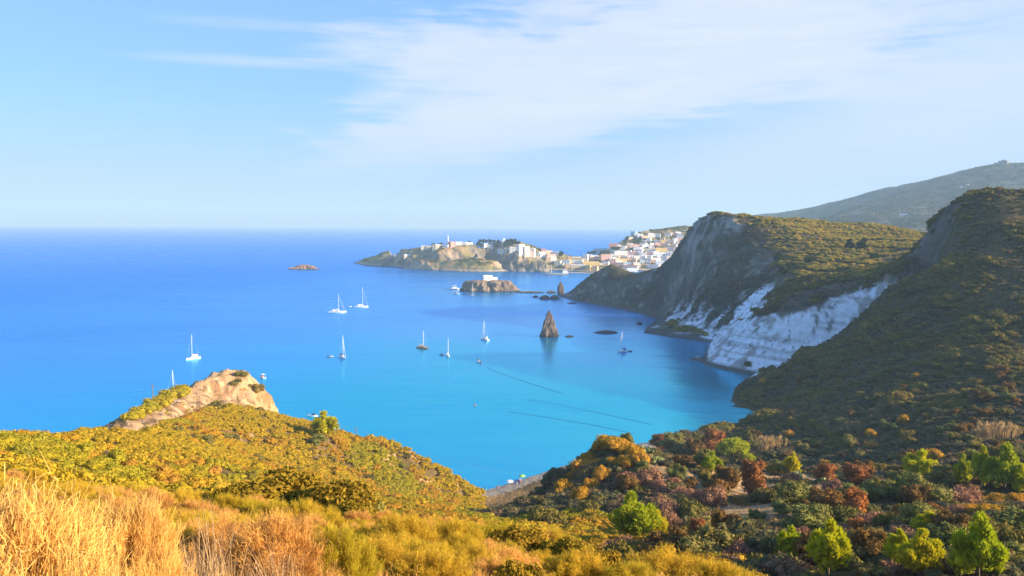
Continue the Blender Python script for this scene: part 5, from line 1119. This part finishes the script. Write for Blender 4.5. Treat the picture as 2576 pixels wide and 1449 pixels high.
def far_tree(p, w, h, label, group):
    t = thing('evergreen_tree', label, 'tree', p, random.uniform(0, 6), group, (w, w, h)); c_ = link('crown', random.choice(FT), t); c_.location.z = -.22; link('trunk', random.choice(TRUNKS), t).location.z = -.22
for zx, zy, w, h in ((1880, 430, 50, 60), (1930, 425, 50, 60), (1975, 430, 40, 45), (2030, 425, 60, 55), (2090, 430, 50, 50), (2150, 440, 60, 50), (2280, 430, 60, 60), (2340, 435, 70, 75), (2390, 440, 60, 70), (2440, 450, 60, 50), (1860, 470, 60, 50), (1900, 490, 70, 50), (2140, 490, 80, 60), (2250, 480, 70, 60), (2330, 480, 70, 60), (1210, 480, 60, 45), (1320, 470, 60, 45), (1730, 430, 40, 30)):
    p = at_isl(880.5 + zx * .1736, 534.6 + zy * .1736); k = .1736 * p.y / F; far_tree(p - Vector((0, 0, .5)), w * k * 1.1, h * k * 1.2, told_apart('dark evergreen', 880.5 + zx * .1736, 534.6 + zy * .1736, [('the domed chapel', 1267, 605), ('the red church', 1136, 615), ('the tallest white block', 1310, 630), ('the tiny white house', 1221, 615), ('the porch house', 1233, 620), ('the white tower', 1127, 605)], 'dark evergreen tree on the crest of the far island'), 'dark trees on the island crest')
for zx, zy, w, h in ((2075, 250, 60, 30), (2280, 240, 50, 30), (2450, 205, 50, 30), (1750, 370, 60, 60), (1720, 410, 50, 50), (1560, 520, 90, 60), (1620, 520, 70, 60), (1230, 570, 60, 50), (1290, 560, 80, 50), (840, 590, 70, 80), (1400, 560, 60, 50), (2000, 470, 70, 40), (2120, 480, 70, 40), (1900, 400, 60, 40)):
    u, v = 1257.8 + zx * .18311, 534.6 + zy * .18311; p = ISL.hit(u, v) or at(u, v, 1650); k = .18311 * p.y / F; far_tree(p - Vector((0, 0, .5)), w * k * 1.1, h * k * 1.2, told_apart('dark town tree', u, v, HM, 'dark tree between the houses of the harbour hill'), 'dark trees in the harbour town')
for i, (zx, zy, w, h) in enumerate(((715, 600, 40, 36), (762, 584, 28, 36), (825, 562, 30, 32), (190, 690, 40, 24), (250, 688, 40, 24), (130, 684, 30, 18))):
    u, v = zm(zx, zy); y = 2180 if i < 3 else 690
    p = at(u, v, y); k = .26045 * y / F; far_tree(p, w * k, h * k * 1.2, ('bushy tree on the mountain skyline, lowest of three', 'tree with thin trunk on the mountain skyline, middle of three', 'tree on the mountain skyline, highest of three', 'dark bush on the skyline of the terraced slope, middle of three', 'dark bush on the skyline of the terraced slope, right of three', 'dark bush on the skyline of the terraced slope, left of three')[i], None)
# trees standing out on the terraced slope
for zx, zy, w, h in ((720, 960, 90, 110), (840, 960, 110, 130), (100, 1190, 120, 130), (40, 1080, 100, 100), (330, 1100, 120, 100), (960, 1060, 110, 70), (600, 930, 80, 20), (1520, 880, 40, 60), (150, 1140, 90, 80)):
    u, v = zm(zx, zy); p = NEAR.hit(u, v)
    if p: k = .26045 * p.y / F; far_tree(p - Vector((0, 0, .3)), w * k, h * k * 1.1, told_apart('rounded terrace tree', u, v, [('the great cliff edge', 1895, 660), ('the slope crest middle', 2100, 560), ('the white farmhouse', 2272, 540), ('the dark hillside crest', 2400, 520), ('the pale ridge', 2100, 700)], 'rounded tree standing above the scrub of the terraced slope'), 'trees on the terraced slope')

# ------------------------------------------------------------------ boats
M_HULL = plain('white_hull', (0.80, 0.79, 0.77), .3, .03, .5); M_NAVY = plain('navy_trim', (0.03, 0.05, 0.14), .4, .1, .5); M_DECK = plain('cream_deck', (0.62, 0.54, 0.42), .6, .1, 2); M_ALU = plain('mast_metal', (0.72, 0.72, 0.72), .35, .05, 1)
M_WOOD = plain('varnished_hull', (0.55, 0.24, 0.07), .4, .15, 2); M_CANVAS = plain('cream_canvas', (0.72, 0.66, 0.52), .8, .06, 2); M_BLUE = plain('blue_canvas', (0.04, 0.10, 0.30), .8, .1, 2); M_GLASS = plain('cabin_glass', (0.02, 0.03, 0.04), .1, .05, 1)
M_RED = plain('red_paint', (0.50, 0.05, 0.04), .5, .1, 2); M_GREYH = plain('grey_hull', (0.30, 0.36, 0.36), .5, .1, .3); M_RUST = plain('rust_hull', (0.35, 0.14, 0.08), .7, .2, .3); M_RUB = plain('grey_rubber', (0.55, 0.55, 0.56), .7, .05, 2)
def hull(name, L_, Bm, H, material, zk=0.0, tran=.72):
    bm = bmesh.new(); rings = []
    for t in (0, .12, .3, .5, .7, .85, .95, 1.0):
        x = -L_ / 2 + L_ * t; w = Bm / 2 * (tran + (1 - tran) * math.sin(min(1, t / .45) * math.pi / 2) if t < .45 else max(.02, 1 - ((t - .45) / .55) ** 2.2)); z1 = H * (1 + .22 * t * t)
        rings.append([(x - (L_ * .06 if t == 0 else 0) * 0, -w, z1), (x, -w * .94, H * .4), (x, -w * .55, -.28), (x, w * .55, -.28), (x, w * .94, H * .4), (x, w, z1)])
    loft(bm, rings); return mesh_bm(name, bm, material, False)
def sailboat(u, v, L_, mast, head, label, hm=None, cover=None, jib=True, cat2=False, dodger=True, y=None):
    hm = hm or M_HULL; cover = cover or M_CANVAS
    p = sea(u, v) if y is None else y
    Bm = L_ * .27; H = max(.8, L_ * .088)
    t = thing('sailing_boat', label, 'sailing boat', (p.x, p.y, 0), math.atan2(head[1], head[0]))
    if cat2:
        for s in (-1, 1): link('hull', hull('float_hull', L_, L_ * .12, H * 1.1, hm), t, (0, s * L_ * .21, 0))
        bm = bmesh.new(); box(bm, -L_ * .42, L_ * .18, -L_ * .2, L_ * .2, H * .75, H * 1.15); link('bridge_deck', mesh_bm('bridge_deck', bm, hm), t)
    else:
        link('hull', hull('yacht_hull', L_, Bm, H, hm), t)
        bm = bmesh.new(); box(bm, -L_ * .46, L_ * .44, -.06, .06, H * .98, H * 1.0)
        rings = [[(x, -w, H * 1.02 + k), (x, w, H * 1.02 + k), (x, w * .8, H * 1.08 + k), (x, -w * .8, H * 1.08 + k)] for x, w, k in ((-L_ * .46, Bm * .30, 0), (0, Bm * .42, .03), (L_ * .25, Bm * .34, .1), (L_ * .45, .1, .18))]; loft(bm, rings); link('deck', mesh_bm('deck', bm, M_DECK), t)
        bm = bmesh.new(); tube(bm, [(-L_ * .49, -Bm * .34, H * .72), (0, -Bm * .485, H * .74), (L_ * .3, -Bm * .36, H * .82)], .07, 4); tube(bm, [(-L_ * .49, Bm * .34, H * .72), (0, Bm * .485, H * .74), (L_ * .3, Bm * .36, H * .82)], .07, 4); link('rubbing_strake', mesh_bm('strake', bm, M_NAVY), t)
    bm = bmesh.new(); rings = [[(x, -w, H), (x, w, H), (x, w * .75, H + k), (x, -w * .75, H + k)] for x, w, k in ((-L_ * .18, Bm * .27, .75), (L_ * .05, Bm * .27, .7), (L_ * .24, Bm * .16, .25))]; loft(bm, rings); c = link('cabin', mesh_bm('cabin', bm, hm), t)
    bm = bmesh.new()
    for s in (-1, 1): rings = [[(x, s * (w + .03), H + .22), (x, s * (w * .93 + .04), H + .48), (x, s * (w * .86), H + .48), (x, s * (w * .9), H + .22)] for x, w in ((-L_ * .12, Bm * .26), (L_ * .06, Bm * .26))]; loft(bm, rings)
    link('cabin_window', mesh_bm('cabin_window', bm, M_GLASS), c)
    mx = L_ * .08; bm = bmesh.new(); tube(bm, [(mx, 0, H * .9), (mx, 0, mast * .7), (mx - .15, 0, mast)], [.14, .12, .09], 6); mo = link('mast', mesh_bm('mast', bm, M_ALU, True), t)
    bm = bmesh.new()
    for k in (.42, .70): tube(bm, [(mx, -Bm * .3 * (1.2 - k), mast * k), (mx, Bm * .3 * (1.2 - k), mast * k)], .06, 4)
    link('spreader', mesh_bm('spreaders', bm, M_ALU), mo)
    bm = bmesh.new(); tube(bm, [(mx - .1, 0, H + 1.35), (-L_ * .33, 0, H + 1.25)], .12, 5); link('boom', mesh_bm('boom', bm, M_ALU), t)
    bm = bmesh.new(); tube(bm, [(mx - .2, 0, H + 1.75), (-L_ * .1, 0, H + 1.62), (-L_ * .33, 0, H + 1.4)], [.34, .27, .14], 7); link('sail_cover', mesh_bm('sail_cover', bm, cover, True), t)
    bm = bmesh.new(); tube(bm, [(L_ * .46, 0, H * 1.25), (mx + L_ * .16, 0, mast * .56), (mx + .1, 0, mast * .93)], [.09 if jib else .02, .07 if jib else .02, .02], 5); link('furled_jib', mesh_bm('furled_jib', bm, M_CANVAS, True), t)
    bm = bmesh.new()
    tube(bm, [(mx, 0, mast), (-L_ * .48, 0, H)], .014, 4); tube(bm, [(mx, 0, mast * .9), (mx - .3, -Bm * .47, H)], .014, 4); tube(bm, [(mx, 0, mast * .9), (mx - .3, Bm * .47, H)], .014, 4); link('rigging', mesh_bm('rigging', bm, M_ALU), t)
    if dodger:
        bm = bmesh.new(); rings = [[(x, w * math.cos(a) * .9, H + .6 + k * math.sin(a)) for a in [math.pi * i / 6 for i in range(7)]] for x, w, k in ((-L_ * .30, Bm * .32, 1.15), (-L_ * .20, Bm * .32, 1.2), (-L_ * .15, Bm * .28, .5))]; loft(bm, rings); link('spray_hood', mesh_bm('spray_hood', bm, cover), t)
    return t
def motorboat(u, v, L_, head, label, trim=None, canopy=None, hm=None):
    p = sea(u, v); t = thing('motor_boat', label, 'motor boat', (p.x, p.y, 0), math.atan2(head[1], head[0])); H = L_ * .14
    link('hull', hull('motor_hull', L_, L_ * .34, H, hm or M_HULL, tran=.9), t)
    bm = bmesh.new(); box(bm, -L_ * .1, L_ * .14, -L_ * .11, L_ * .11, H * .8, H * 1.75); link('console', mesh_bm('console', bm, trim or M_HULL), t)
    bm = bmesh.new(); rings = [[(L_ * .14, -L_ * .1, H * 1.75), (L_ * .14, L_ * .1, H * 1.75), (L_ * .20, L_ * .1, H * 1.2), (L_ * .20, -L_ * .1, H * 1.2)], [(L_ * .10, -L_ * .1, H * 2.4), (L_ * .10, L_ * .1, H * 2.4), (L_ * .13, L_ * .1, H * 2.3), (L_ * .13, -L_ * .1, H * 2.3)]]; loft(bm, rings); link('windscreen', mesh_bm('windscreen', bm, M_GLASS), t)
    if canopy:
        bm = bmesh.new(); box(bm, -L_ * .32, L_ * .12, -L_ * .16, L_ * .16, H * 3.2, H * 3.35); link('canopy', mesh_bm('canopy', bm, canopy), t)
        bm = bmesh.new()
        for x in (-L_ * .3, L_ * .1):
            for y in (-L_ * .15, L_ * .15): tube(bm, [(x, y, H), (x, y, H * 3.2)], .05, 4)
        link('canopy_frame', mesh_bm('canopy_frame', bm, M_ALU), t)
    bm = bmesh.new(); box(bm, -L_ * .55, -L_ * .48, -.25, .25, .1, H * 1.5); link('outboard_motor', mesh_bm('outboard', bm, M_NAVY), t); return t
def dinghy(u, v, L_, head, label, material=None):
    p = sea(u, v); t = thing('dinghy', label, 'dinghy', (p.x, p.y, 0), math.atan2(head[1], head[0])); bm = bmesh.new(); w = L_ * .24
    tube(bm, [(-L_ / 2, -w, .3), (L_ * .2, -w, .32), (L_ * .42, -w * .5, .42), (L_ / 2, 0, .48), (L_ * .42, w * .5, .42), (L_ * .2, w, .32), (-L_ / 2, w, .3)], .28, 7); link('tube', mesh_bm('dinghy_tube', bm, material or M_RUB, True), t)
    bm = bmesh.new(); box(bm, -L_ * .45, L_ * .35, -w, w, .05, .22); link('floor', mesh_bm('dinghy_floor', bm, M_DECK), t)
    bm = bmesh.new(); box(bm, -L_ * .58, -L_ * .5, -.18, .18, .0, .85); link('outboard_motor', mesh_bm('outboard', bm, M_NAVY), t); return t
sailboat(486, 903, 9.2, 14.6, (-.55, -.83), 'white sailing yacht farthest left, bow toward the headland', jib=False)
sailboat(849, 787, 15, 17.5, (.98, -.15), 'white catamaran like yacht with low long hull, left of the tallest masted yacht', cat2=True)
sailboat(910, 773, 12.4, 20.0, (.97, .1), 'white sailing yacht with the tallest mast and a furled jib on its right')
sailboat(862, 901, 8.2, 13.8, (.62, -.78), 'white yacht with blue strake towing a small dinghy', cover=M_BLUE)
sailboat(1063, 876, 9, 11.6, (.85, -.5), 'varnished wooden sailing boat in the middle of the bay', hm=M_WOOD, jib=False)
sailboat(1127, 897, 7, 11.4, (.25, -.97), 'small sailing boat seen bow on with cream awning', jib=False)
sailboat(1219, 855, 9.2, 13.6, (-.6, .8), 'white yacht with pale hood seen from its stern, left of the sea stack')
sailboat(1566, 886, 9, 13.2, (-.8, -.6), 'yacht with navy sail cover moored in front of the pale cliff', cover=M_BLUE)
sailboat(1187, 745, 9.5, 14.2, (.7, -.7), 'grey white yacht anchored in front of the rocky islet', cover=M_NAVY)
sailboat(1148, 740, 8, 6.5, (.9, -.4), 'tiny faint sailing boat below the motor yacht', cover=M_NAVY)
sailboat(433, 1048, 13, 19.2, (.3, .95), 'yacht hidden behind the headland with only its mast showing above the pines', jib=False)
m_ = motorboat(1145, 728, 10, (.97, .2), 'white motor yacht with flybridge leaving a long wake', canopy=M_HULL)
bm = bmesh.new(); box(bm, -3.2, 1.8, -1.3, 1.3, 1.3, 3.0); link('deckhouse', mesh_bm('deckhouse', bm, M_HULL), m_)
bm = bmesh.new(); tube(bm, [(1, 0, 3), (1, 0, 8)], .12, 5); link('mast', mesh_bm('short_mast', bm, M_ALU), m_)
motorboat(1204, 911, 5.5, (-.45, .9), 'small white motor boat drawing a V shaped wake')
motorboat(660, 951, 4.6, (-.6, .5), 'small white boat with red trim just off the headland', trim=M_RED, canopy=M_HULL)
motorboat(787, 1048, 4.6, (.95, -.25), 'white speed boat close below the left hill', trim=M_NAVY)
dinghy(880, 772, 3.4, (1, .1), 'pale dinghy trailing left of the tallest masted yacht', M_HULL)
dinghy(831, 898, 3.2, (1, 0), 'grey dinghy left of the yacht with blue strake')
dinghy(1114, 893, 3.2, (.8, .3), 'blue dinghy beside the bow on sailing boat', M_BLUE)
dinghy(1583, 884, 3.0, (-.9, .1), 'dark dinghy at the stern of the yacht with navy sail cover', M_NAVY)
# coaster in the harbour
p = sea(1398, 691); t = thing('cargo_ship', 'grey green coaster with rusty waterline and white bridge moored off the town', 'ship', (p.x, p.y, 0), math.pi + .06)
link('hull', hull('ship_hull', 42, 7.5, 2.6, M_GREYH), t)
bm = bmesh.new(); rings = [[(x, -w, -.2), (x, -w, .7), (x, w, .7), (x, w, -.2)] for x, w in ((-21.05, 2.9), (-10, 3.72), (5, 3.68), (14, 2.7), (20.6, .15))]; loft(bm, rings); link('boot_stripe', mesh_bm('boot_stripe', bm, M_RUST), t)
bm = bmesh.new(); box(bm, -19, -11, -3, 3, 2.4, 5.6); box(bm, -17.5, -12, -2.6, 2.6, 5.62, 8.4); b_ = link('bridge', mesh_bm('bridge', bm, M_HULL), t)
bm = bmesh.new(); box(bm, -11.98, -11.9, -2.3, 2.3, 6.6, 7.6); box(bm, -17, -12.4, 2.6, 2.66, 6.6, 7.6); link('bridge_window', mesh_bm('bridge_windows', bm, M_GLASS), b_)
bm = bmesh.new(); tube(bm, [(-16, 0, 8.4), (-16, 0, 11.5)], [.9, .8], 8); link('funnel', mesh_bm('funnel', bm, M_RUST), t)
bm = bmesh.new(); tube(bm, [(7, 0, 2.4), (7, 0, 16)], [.45, .3], 6); tube(bm, [(7, 0, 4), (-3, 0, 9.5)], .2, 5); link('mast', mesh_bm('cargo_mast', bm, M_DECK), t)

# wakes and mooring lines on the water
M_FOAM = plain('wake_foam', (0.62, 0.70, 0.76), .5, .1, .5); M_WAKE = plain('wake_ripple', (0.02, 0.17, 0.46), .12, .1, .5)
def ribbon(name, pts, w, material, h=.12, kind='stuff', label=None):
    pts = resample(pts, 6); bm = bmesh.new(); rings = []
    for i, p in enumerate(pts):
        d = (pts[min(i + 1, len(pts) - 1)] - pts[max(i - 1, 0)]).normalized(); n = Vector((-d.y, d.x, 0)); k = w * (.6 + .4 * math.sin(i * 1.7) * math.sin(i * .6)) * (0.3 + 0.7 * min(1, i / 4)) * min(1, (len(pts) - 1 - i) / 6 + .12)
        c = Vector((p.x, p.y, 0)); rings.append([c - n * k + Vector((0, 0, .006)), c - n * k * .3 + Vector((0, 0, h)), c + n * k * .3 + Vector((0, 0, h)), c + n * k + Vector((0, 0, .006))])
    loft(bm, rings); return tag(link(name, mesh_bm(name, bm, material, True)), kind=kind, label=label)
ribbon('wake', [sea(*q) for q in ((1206, 914), (1240, 932), (1290, 950), (1350, 970), (1415, 990))], .42, M_WAKE, .12)
ribbon('wake', [sea(*q) for q in ((1202, 914), (1170, 936), (1130, 958), (1092, 976))], .3, M_WAKE, .1)
ribbon('wake_foam', [sea(*q) for q in ((1205, 913), (1212, 918), (1222, 923))], .7, M_FOAM, .1)
ribbon('wake', [sea(*q) for q in ((1136, 728), (1100, 731), (1050, 737), (990, 747), (930, 759))], .6, M_WAKE, .14)
ribbon('wake_foam', [sea(*q) for q in ((1137, 728), (1122, 729), (1105, 731))], .9, M_FOAM, .1)
M_ROPE = plain('buoy_rope', (0.08, 0.22, 0.45), .7, .1, 2); M_BUOY = plain('red_buoy', (0.55, 0.08, 0.05), .5, .1, 2)
for k, (lb, pts) in enumerate((('nearer dark float line marking the swimming area', ((1280, 1036), (1370, 1049), (1480, 1067), (1600, 1092))), ('farther dark float line marking the swimming area', ((1325, 1004), (1410, 1019), (1520, 1042), (1640, 1068))))):
    q = resample([sea(*a) for a in pts], 4); bm = bmesh.new(); tube(bm, [Vector((p.x, p.y, .05)) for p in q], .05, 5); tag(link('float_line', mesh_bm('float_line', bm, M_ROPE, True)), lb, 'rope')
p = sea(1195, 1021); bm = bmesh.new(); bmesh.ops.create_icosphere(bm, subdivisions=2, radius=.4); bmesh.ops.translate(bm, vec=(0, 0, .25), verts=bm.verts); tube(bm, [(0, 0, .5), (0, 0, 1.1)], .06, 5); tag(link('buoy', mesh_bm('buoy', bm, M_BUOY, True), None, (p.x, p.y, 0)), 'small red buoy alone on the turquoise water', 'buoy')

# ------------------------------------------------------------------ poles and wires
M_POLE = plain('weathered_pole', (0.16, 0.11, 0.08), .9, .2, 3); M_WIRE = plain('wire', (0.10, 0.09, 0.08), .6, .1, 3)
tops = []
for u, v, h, y, lb in ((385, 1030, 5.4, 186, 'utility pole against the sea beside the sandstone path'), (497, 1062, 4.4, 192, 'utility pole in the scrub below the sandstone headland'), (896, 1112, 3.6, 214, 'short utility pole near the cliff edge of the left hill')):
    p = at(u, v, y); p.z = NEAR.h(p.x, p.y); t = thing('utility_pole', lb, 'pole', p)
    bm = bmesh.new(); tube(bm, [(0, 0, -.6), (0, 0, h)], [.13, .09], 8); link('post', mesh_bm('post', bm, M_POLE, True), t)
    bm = bmesh.new(); box(bm, -.45, .45, -.05, .05, h - .35, h - .25); link('crossarm', mesh_bm('crossarm', bm, M_POLE), t); tops.append(p + Vector((0, 0, h - .3)))
pe = sea(1310, 1192, 2.5)
for a, b, sag, lb in ((tops[1], tops[2], 1.0, 'overhead wire over the left hill between two poles'), (tops[2], pe, 2.0, 'overhead wire from the short pole down to the beach'), (tops[0], tops[1], .6, 'overhead wire across the sandstone path')):
    bm = bmesh.new(); tube(bm, [a.lerp(b, i / 24) - Vector((0, 0, 4 * sag * (i / 24) * (1 - i / 24))) for i in range(25)], .02, 4); tag(link('overhead_wire', mesh_bm('overhead_wire', bm, M_WIRE)), lb, 'wire')

# ------------------------------------------------------------------ beach
M_SKIN = plain('tanned_skin', (0.42, 0.22, 0.13), .6, .05, 4); M_HAIR = plain('dark_hair', (0.03, 0.02, 0.015), .6, .1, 4)
def body(name, pose):
    J = {'hip': ((0, 0, .95), .15), 'belly': ((0, 0, 1.15), .135), 'chest': ((0, 0, 1.36), .16), 'neck': ((0, 0, 1.52), .06), 'head': ((0, .01, 1.62), .095), 'crown': ((0, 0, 1.72), .085)}
    E = [('hip', 'belly'), ('belly', 'chest'), ('chest', 'neck'), ('neck', 'head'), ('head', 'crown')]
    for s, k in ((-1, 'l'), (1, 'r')):
        J[k + 'sh'] = ((s * .19, 0, 1.43), .065); J[k + 'el'] = ((s * .25, .02, 1.16), .045); J[k + 'wr'] = ((s * .24, -.08, .92), .034); J[k + 'hd'] = ((s * .24, -.10, .83), .036)
        J[k + 'th'] = ((s * .10, 0, .86), .095); J[k + 'kn'] = ((s * .11, -.04 * s * pose, .48), .062); J[k + 'an'] = ((s * .11, .10 * s * pose, .08), .04); J[k + 'ft'] = ((s * .12, .10 * s * pose - .14, .03), .035)
        E += [('chest', k + 'sh'), (k + 'sh', k + 'el'), (k + 'el', k + 'wr'), (k + 'wr', k + 'hd'), ('hip', k + 'th'), (k + 'th', k + 'kn'), (k + 'kn', k + 'an'), (k + 'an', k + 'ft')]
    ks = list(J); me = bpy.data.meshes.new(name); me.from_pydata([J[k][0] for k in ks], [(ks.index(a), ks.index(b)) for a, b in E], []); me.materials.append(M_SKIN)
    o = link('body', me); o.modifiers.new('skin', 'SKIN'); sv = me.skin_vertices[0].data
    for i, k in enumerate(ks): sv[i].radius = (J[k][1],) * 2
    sv[0].use_root = True; o.modifiers.new('smooth', 'SUBSURF').levels = 1; return o
def person(u, v, label, suit, pose=1.0, rz=0.0):
    p = sea(u, v, 1.0); p.z = max(NEAR.h(p.x, p.y), .15); t = thing('person', label, 'person', p, rz); b = body('person_body', pose); b.parent = t
    bm = bmesh.new(); tube(bm, [(0, 0, .72), (0, 0, .9), (0, 0, 1.02)], [.20, .19, .155], 10); link('swimsuit', mesh_bm('swimsuit', bm, suit, True), t)
    bm = bmesh.new(); bmesh.ops.create_icosphere(bm, subdivisions=2, radius=.108); bmesh.ops.translate(bm, vec=(0, .03, 1.69), verts=bm.verts); link('hair', mesh_bm('hair', bm, M_HAIR, True), t)
M_CYAN = plain('cyan_cloth', (0.05, 0.34, 0.42), .7, .05, 3); M_GREENC = plain('green_cloth', (0.25, 0.50, 0.12), .7, .05, 3); M_BLUEC = plain('deep_blue_cloth', (0.04, 0.12, 0.45), .7, .05, 3)
person(1206, 1232, 'person in red standing at the left end of the beach by the water', M_RED, 1, .4)
person(1196, 1236, 'bather in dark trunks nearest the hill at the left end of the beach', M_NAVY, -1, 2.0)
person(1308, 1214, 'person in red beside the blue beach screen', M_RED, 1, 1.0)
person(1300, 1222, 'bather in white walking below the blue beach screen', M_HULL, -1, 2.4)
person(1252, 1231, 'bather in blue in the middle of the beach', M_BLUEC, 1, 0)
def parasol(u, v, label, material, opened):
    p = sea(u, v, 1.0); p.z = max(NEAR.h(p.x, p.y), .1); t = thing('beach_umbrella', label, 'beach umbrella', p)
    bm = bmesh.new(); tube(bm, [(0, 0, -.2), (0, 0, 2.3)], .03, 6); link('pole', mesh_bm('parasol_pole', bm, M_ALU), t)
    bm = bmesh.new(); tube(bm, [(0, 0, 1.75), (0, 0, 2.0), (0, 0, 2.3)], [1.15, .85, .04] if opened else [.12, .14, .03], 10) if opened else tube(bm, [(0, 0, .9), (0, 0, 1.5), (0, 0, 2.3)], [.12, .16, .03], 8); link('canopy', mesh_bm('parasol_canopy', bm, material), t)
parasol(1223, 1238, 'closed cyan beach umbrella at the left end of the beach', M_CYAN, False)
parasol(1313, 1208, 'open green beach umbrella near the knoll', M_GREENC, True)
parasol(1282, 1223, 'open white beach umbrella in the middle of the beach', M_HULL, True)
p = sea(1301, 1214, 1); p.z = NEAR.h(p.x, p.y); bm = bmesh.new(); box(bm, -.9, .9, -.04, .04, 0, 1.3); t = thing('beach_screen', 'blue beach windscreen standing near the green umbrella', 'windscreen', p); link('cloth', mesh_bm('screen_cloth', bm, M_BLUEC), t)
bm = bmesh.new(); [tube(bm, [(x, -.07, -.1), (x, -.07, 1.45)], .03, 5) for x in (-.85, .85)]; link('stakes', mesh_bm('screen_stakes', bm, M_POLE), t)
# concrete jetty and its landward slab below the right hillside
M_CONC = plain('pale_concrete', (0.22, 0.215, 0.21), .9, .12, .2, bump=.2)
Pq = [sea(*q, 1.2) for q in ((1668, 1110), (1735, 1088), (1775, 1100), (1715, 1126))]
bm = bmesh.new(); loft(bm, [[(q.x, q.y, -2.0) for q in Pq], [(q.x, q.y, 1.3) for q in Pq]]); tag(link('concrete_jetty', mesh_bm('concrete_jetty', bm, M_CONC)), 'flat concrete jetty at the end of the shaded beach', 'jetty')

# ------------------------------------------------------------------ air
bm = bmesh.new(); box(bm, -17000, 17000, -17000, 17000, -4.5, 420)
hm = bpy.data.materials.new('sea_air'); hm.use_nodes = True; t = hm.node_tree; t.nodes.remove(t.nodes['Principled BSDF'])
pv = node('ShaderNodeVolumePrincipled', t); pv.inputs['Color'].default_value = (0.50, 0.76, 1.0, 1); pv.inputs['Density'].default_value = HAZE_D; pv.inputs['Anisotropy'].default_value = 0.0
t.links.new(pv.outputs[0], t.nodes['Material Output'].inputs['Volume'])
tag(link('haze', mesh_bm('haze', bm, hm)), kind='stuff')
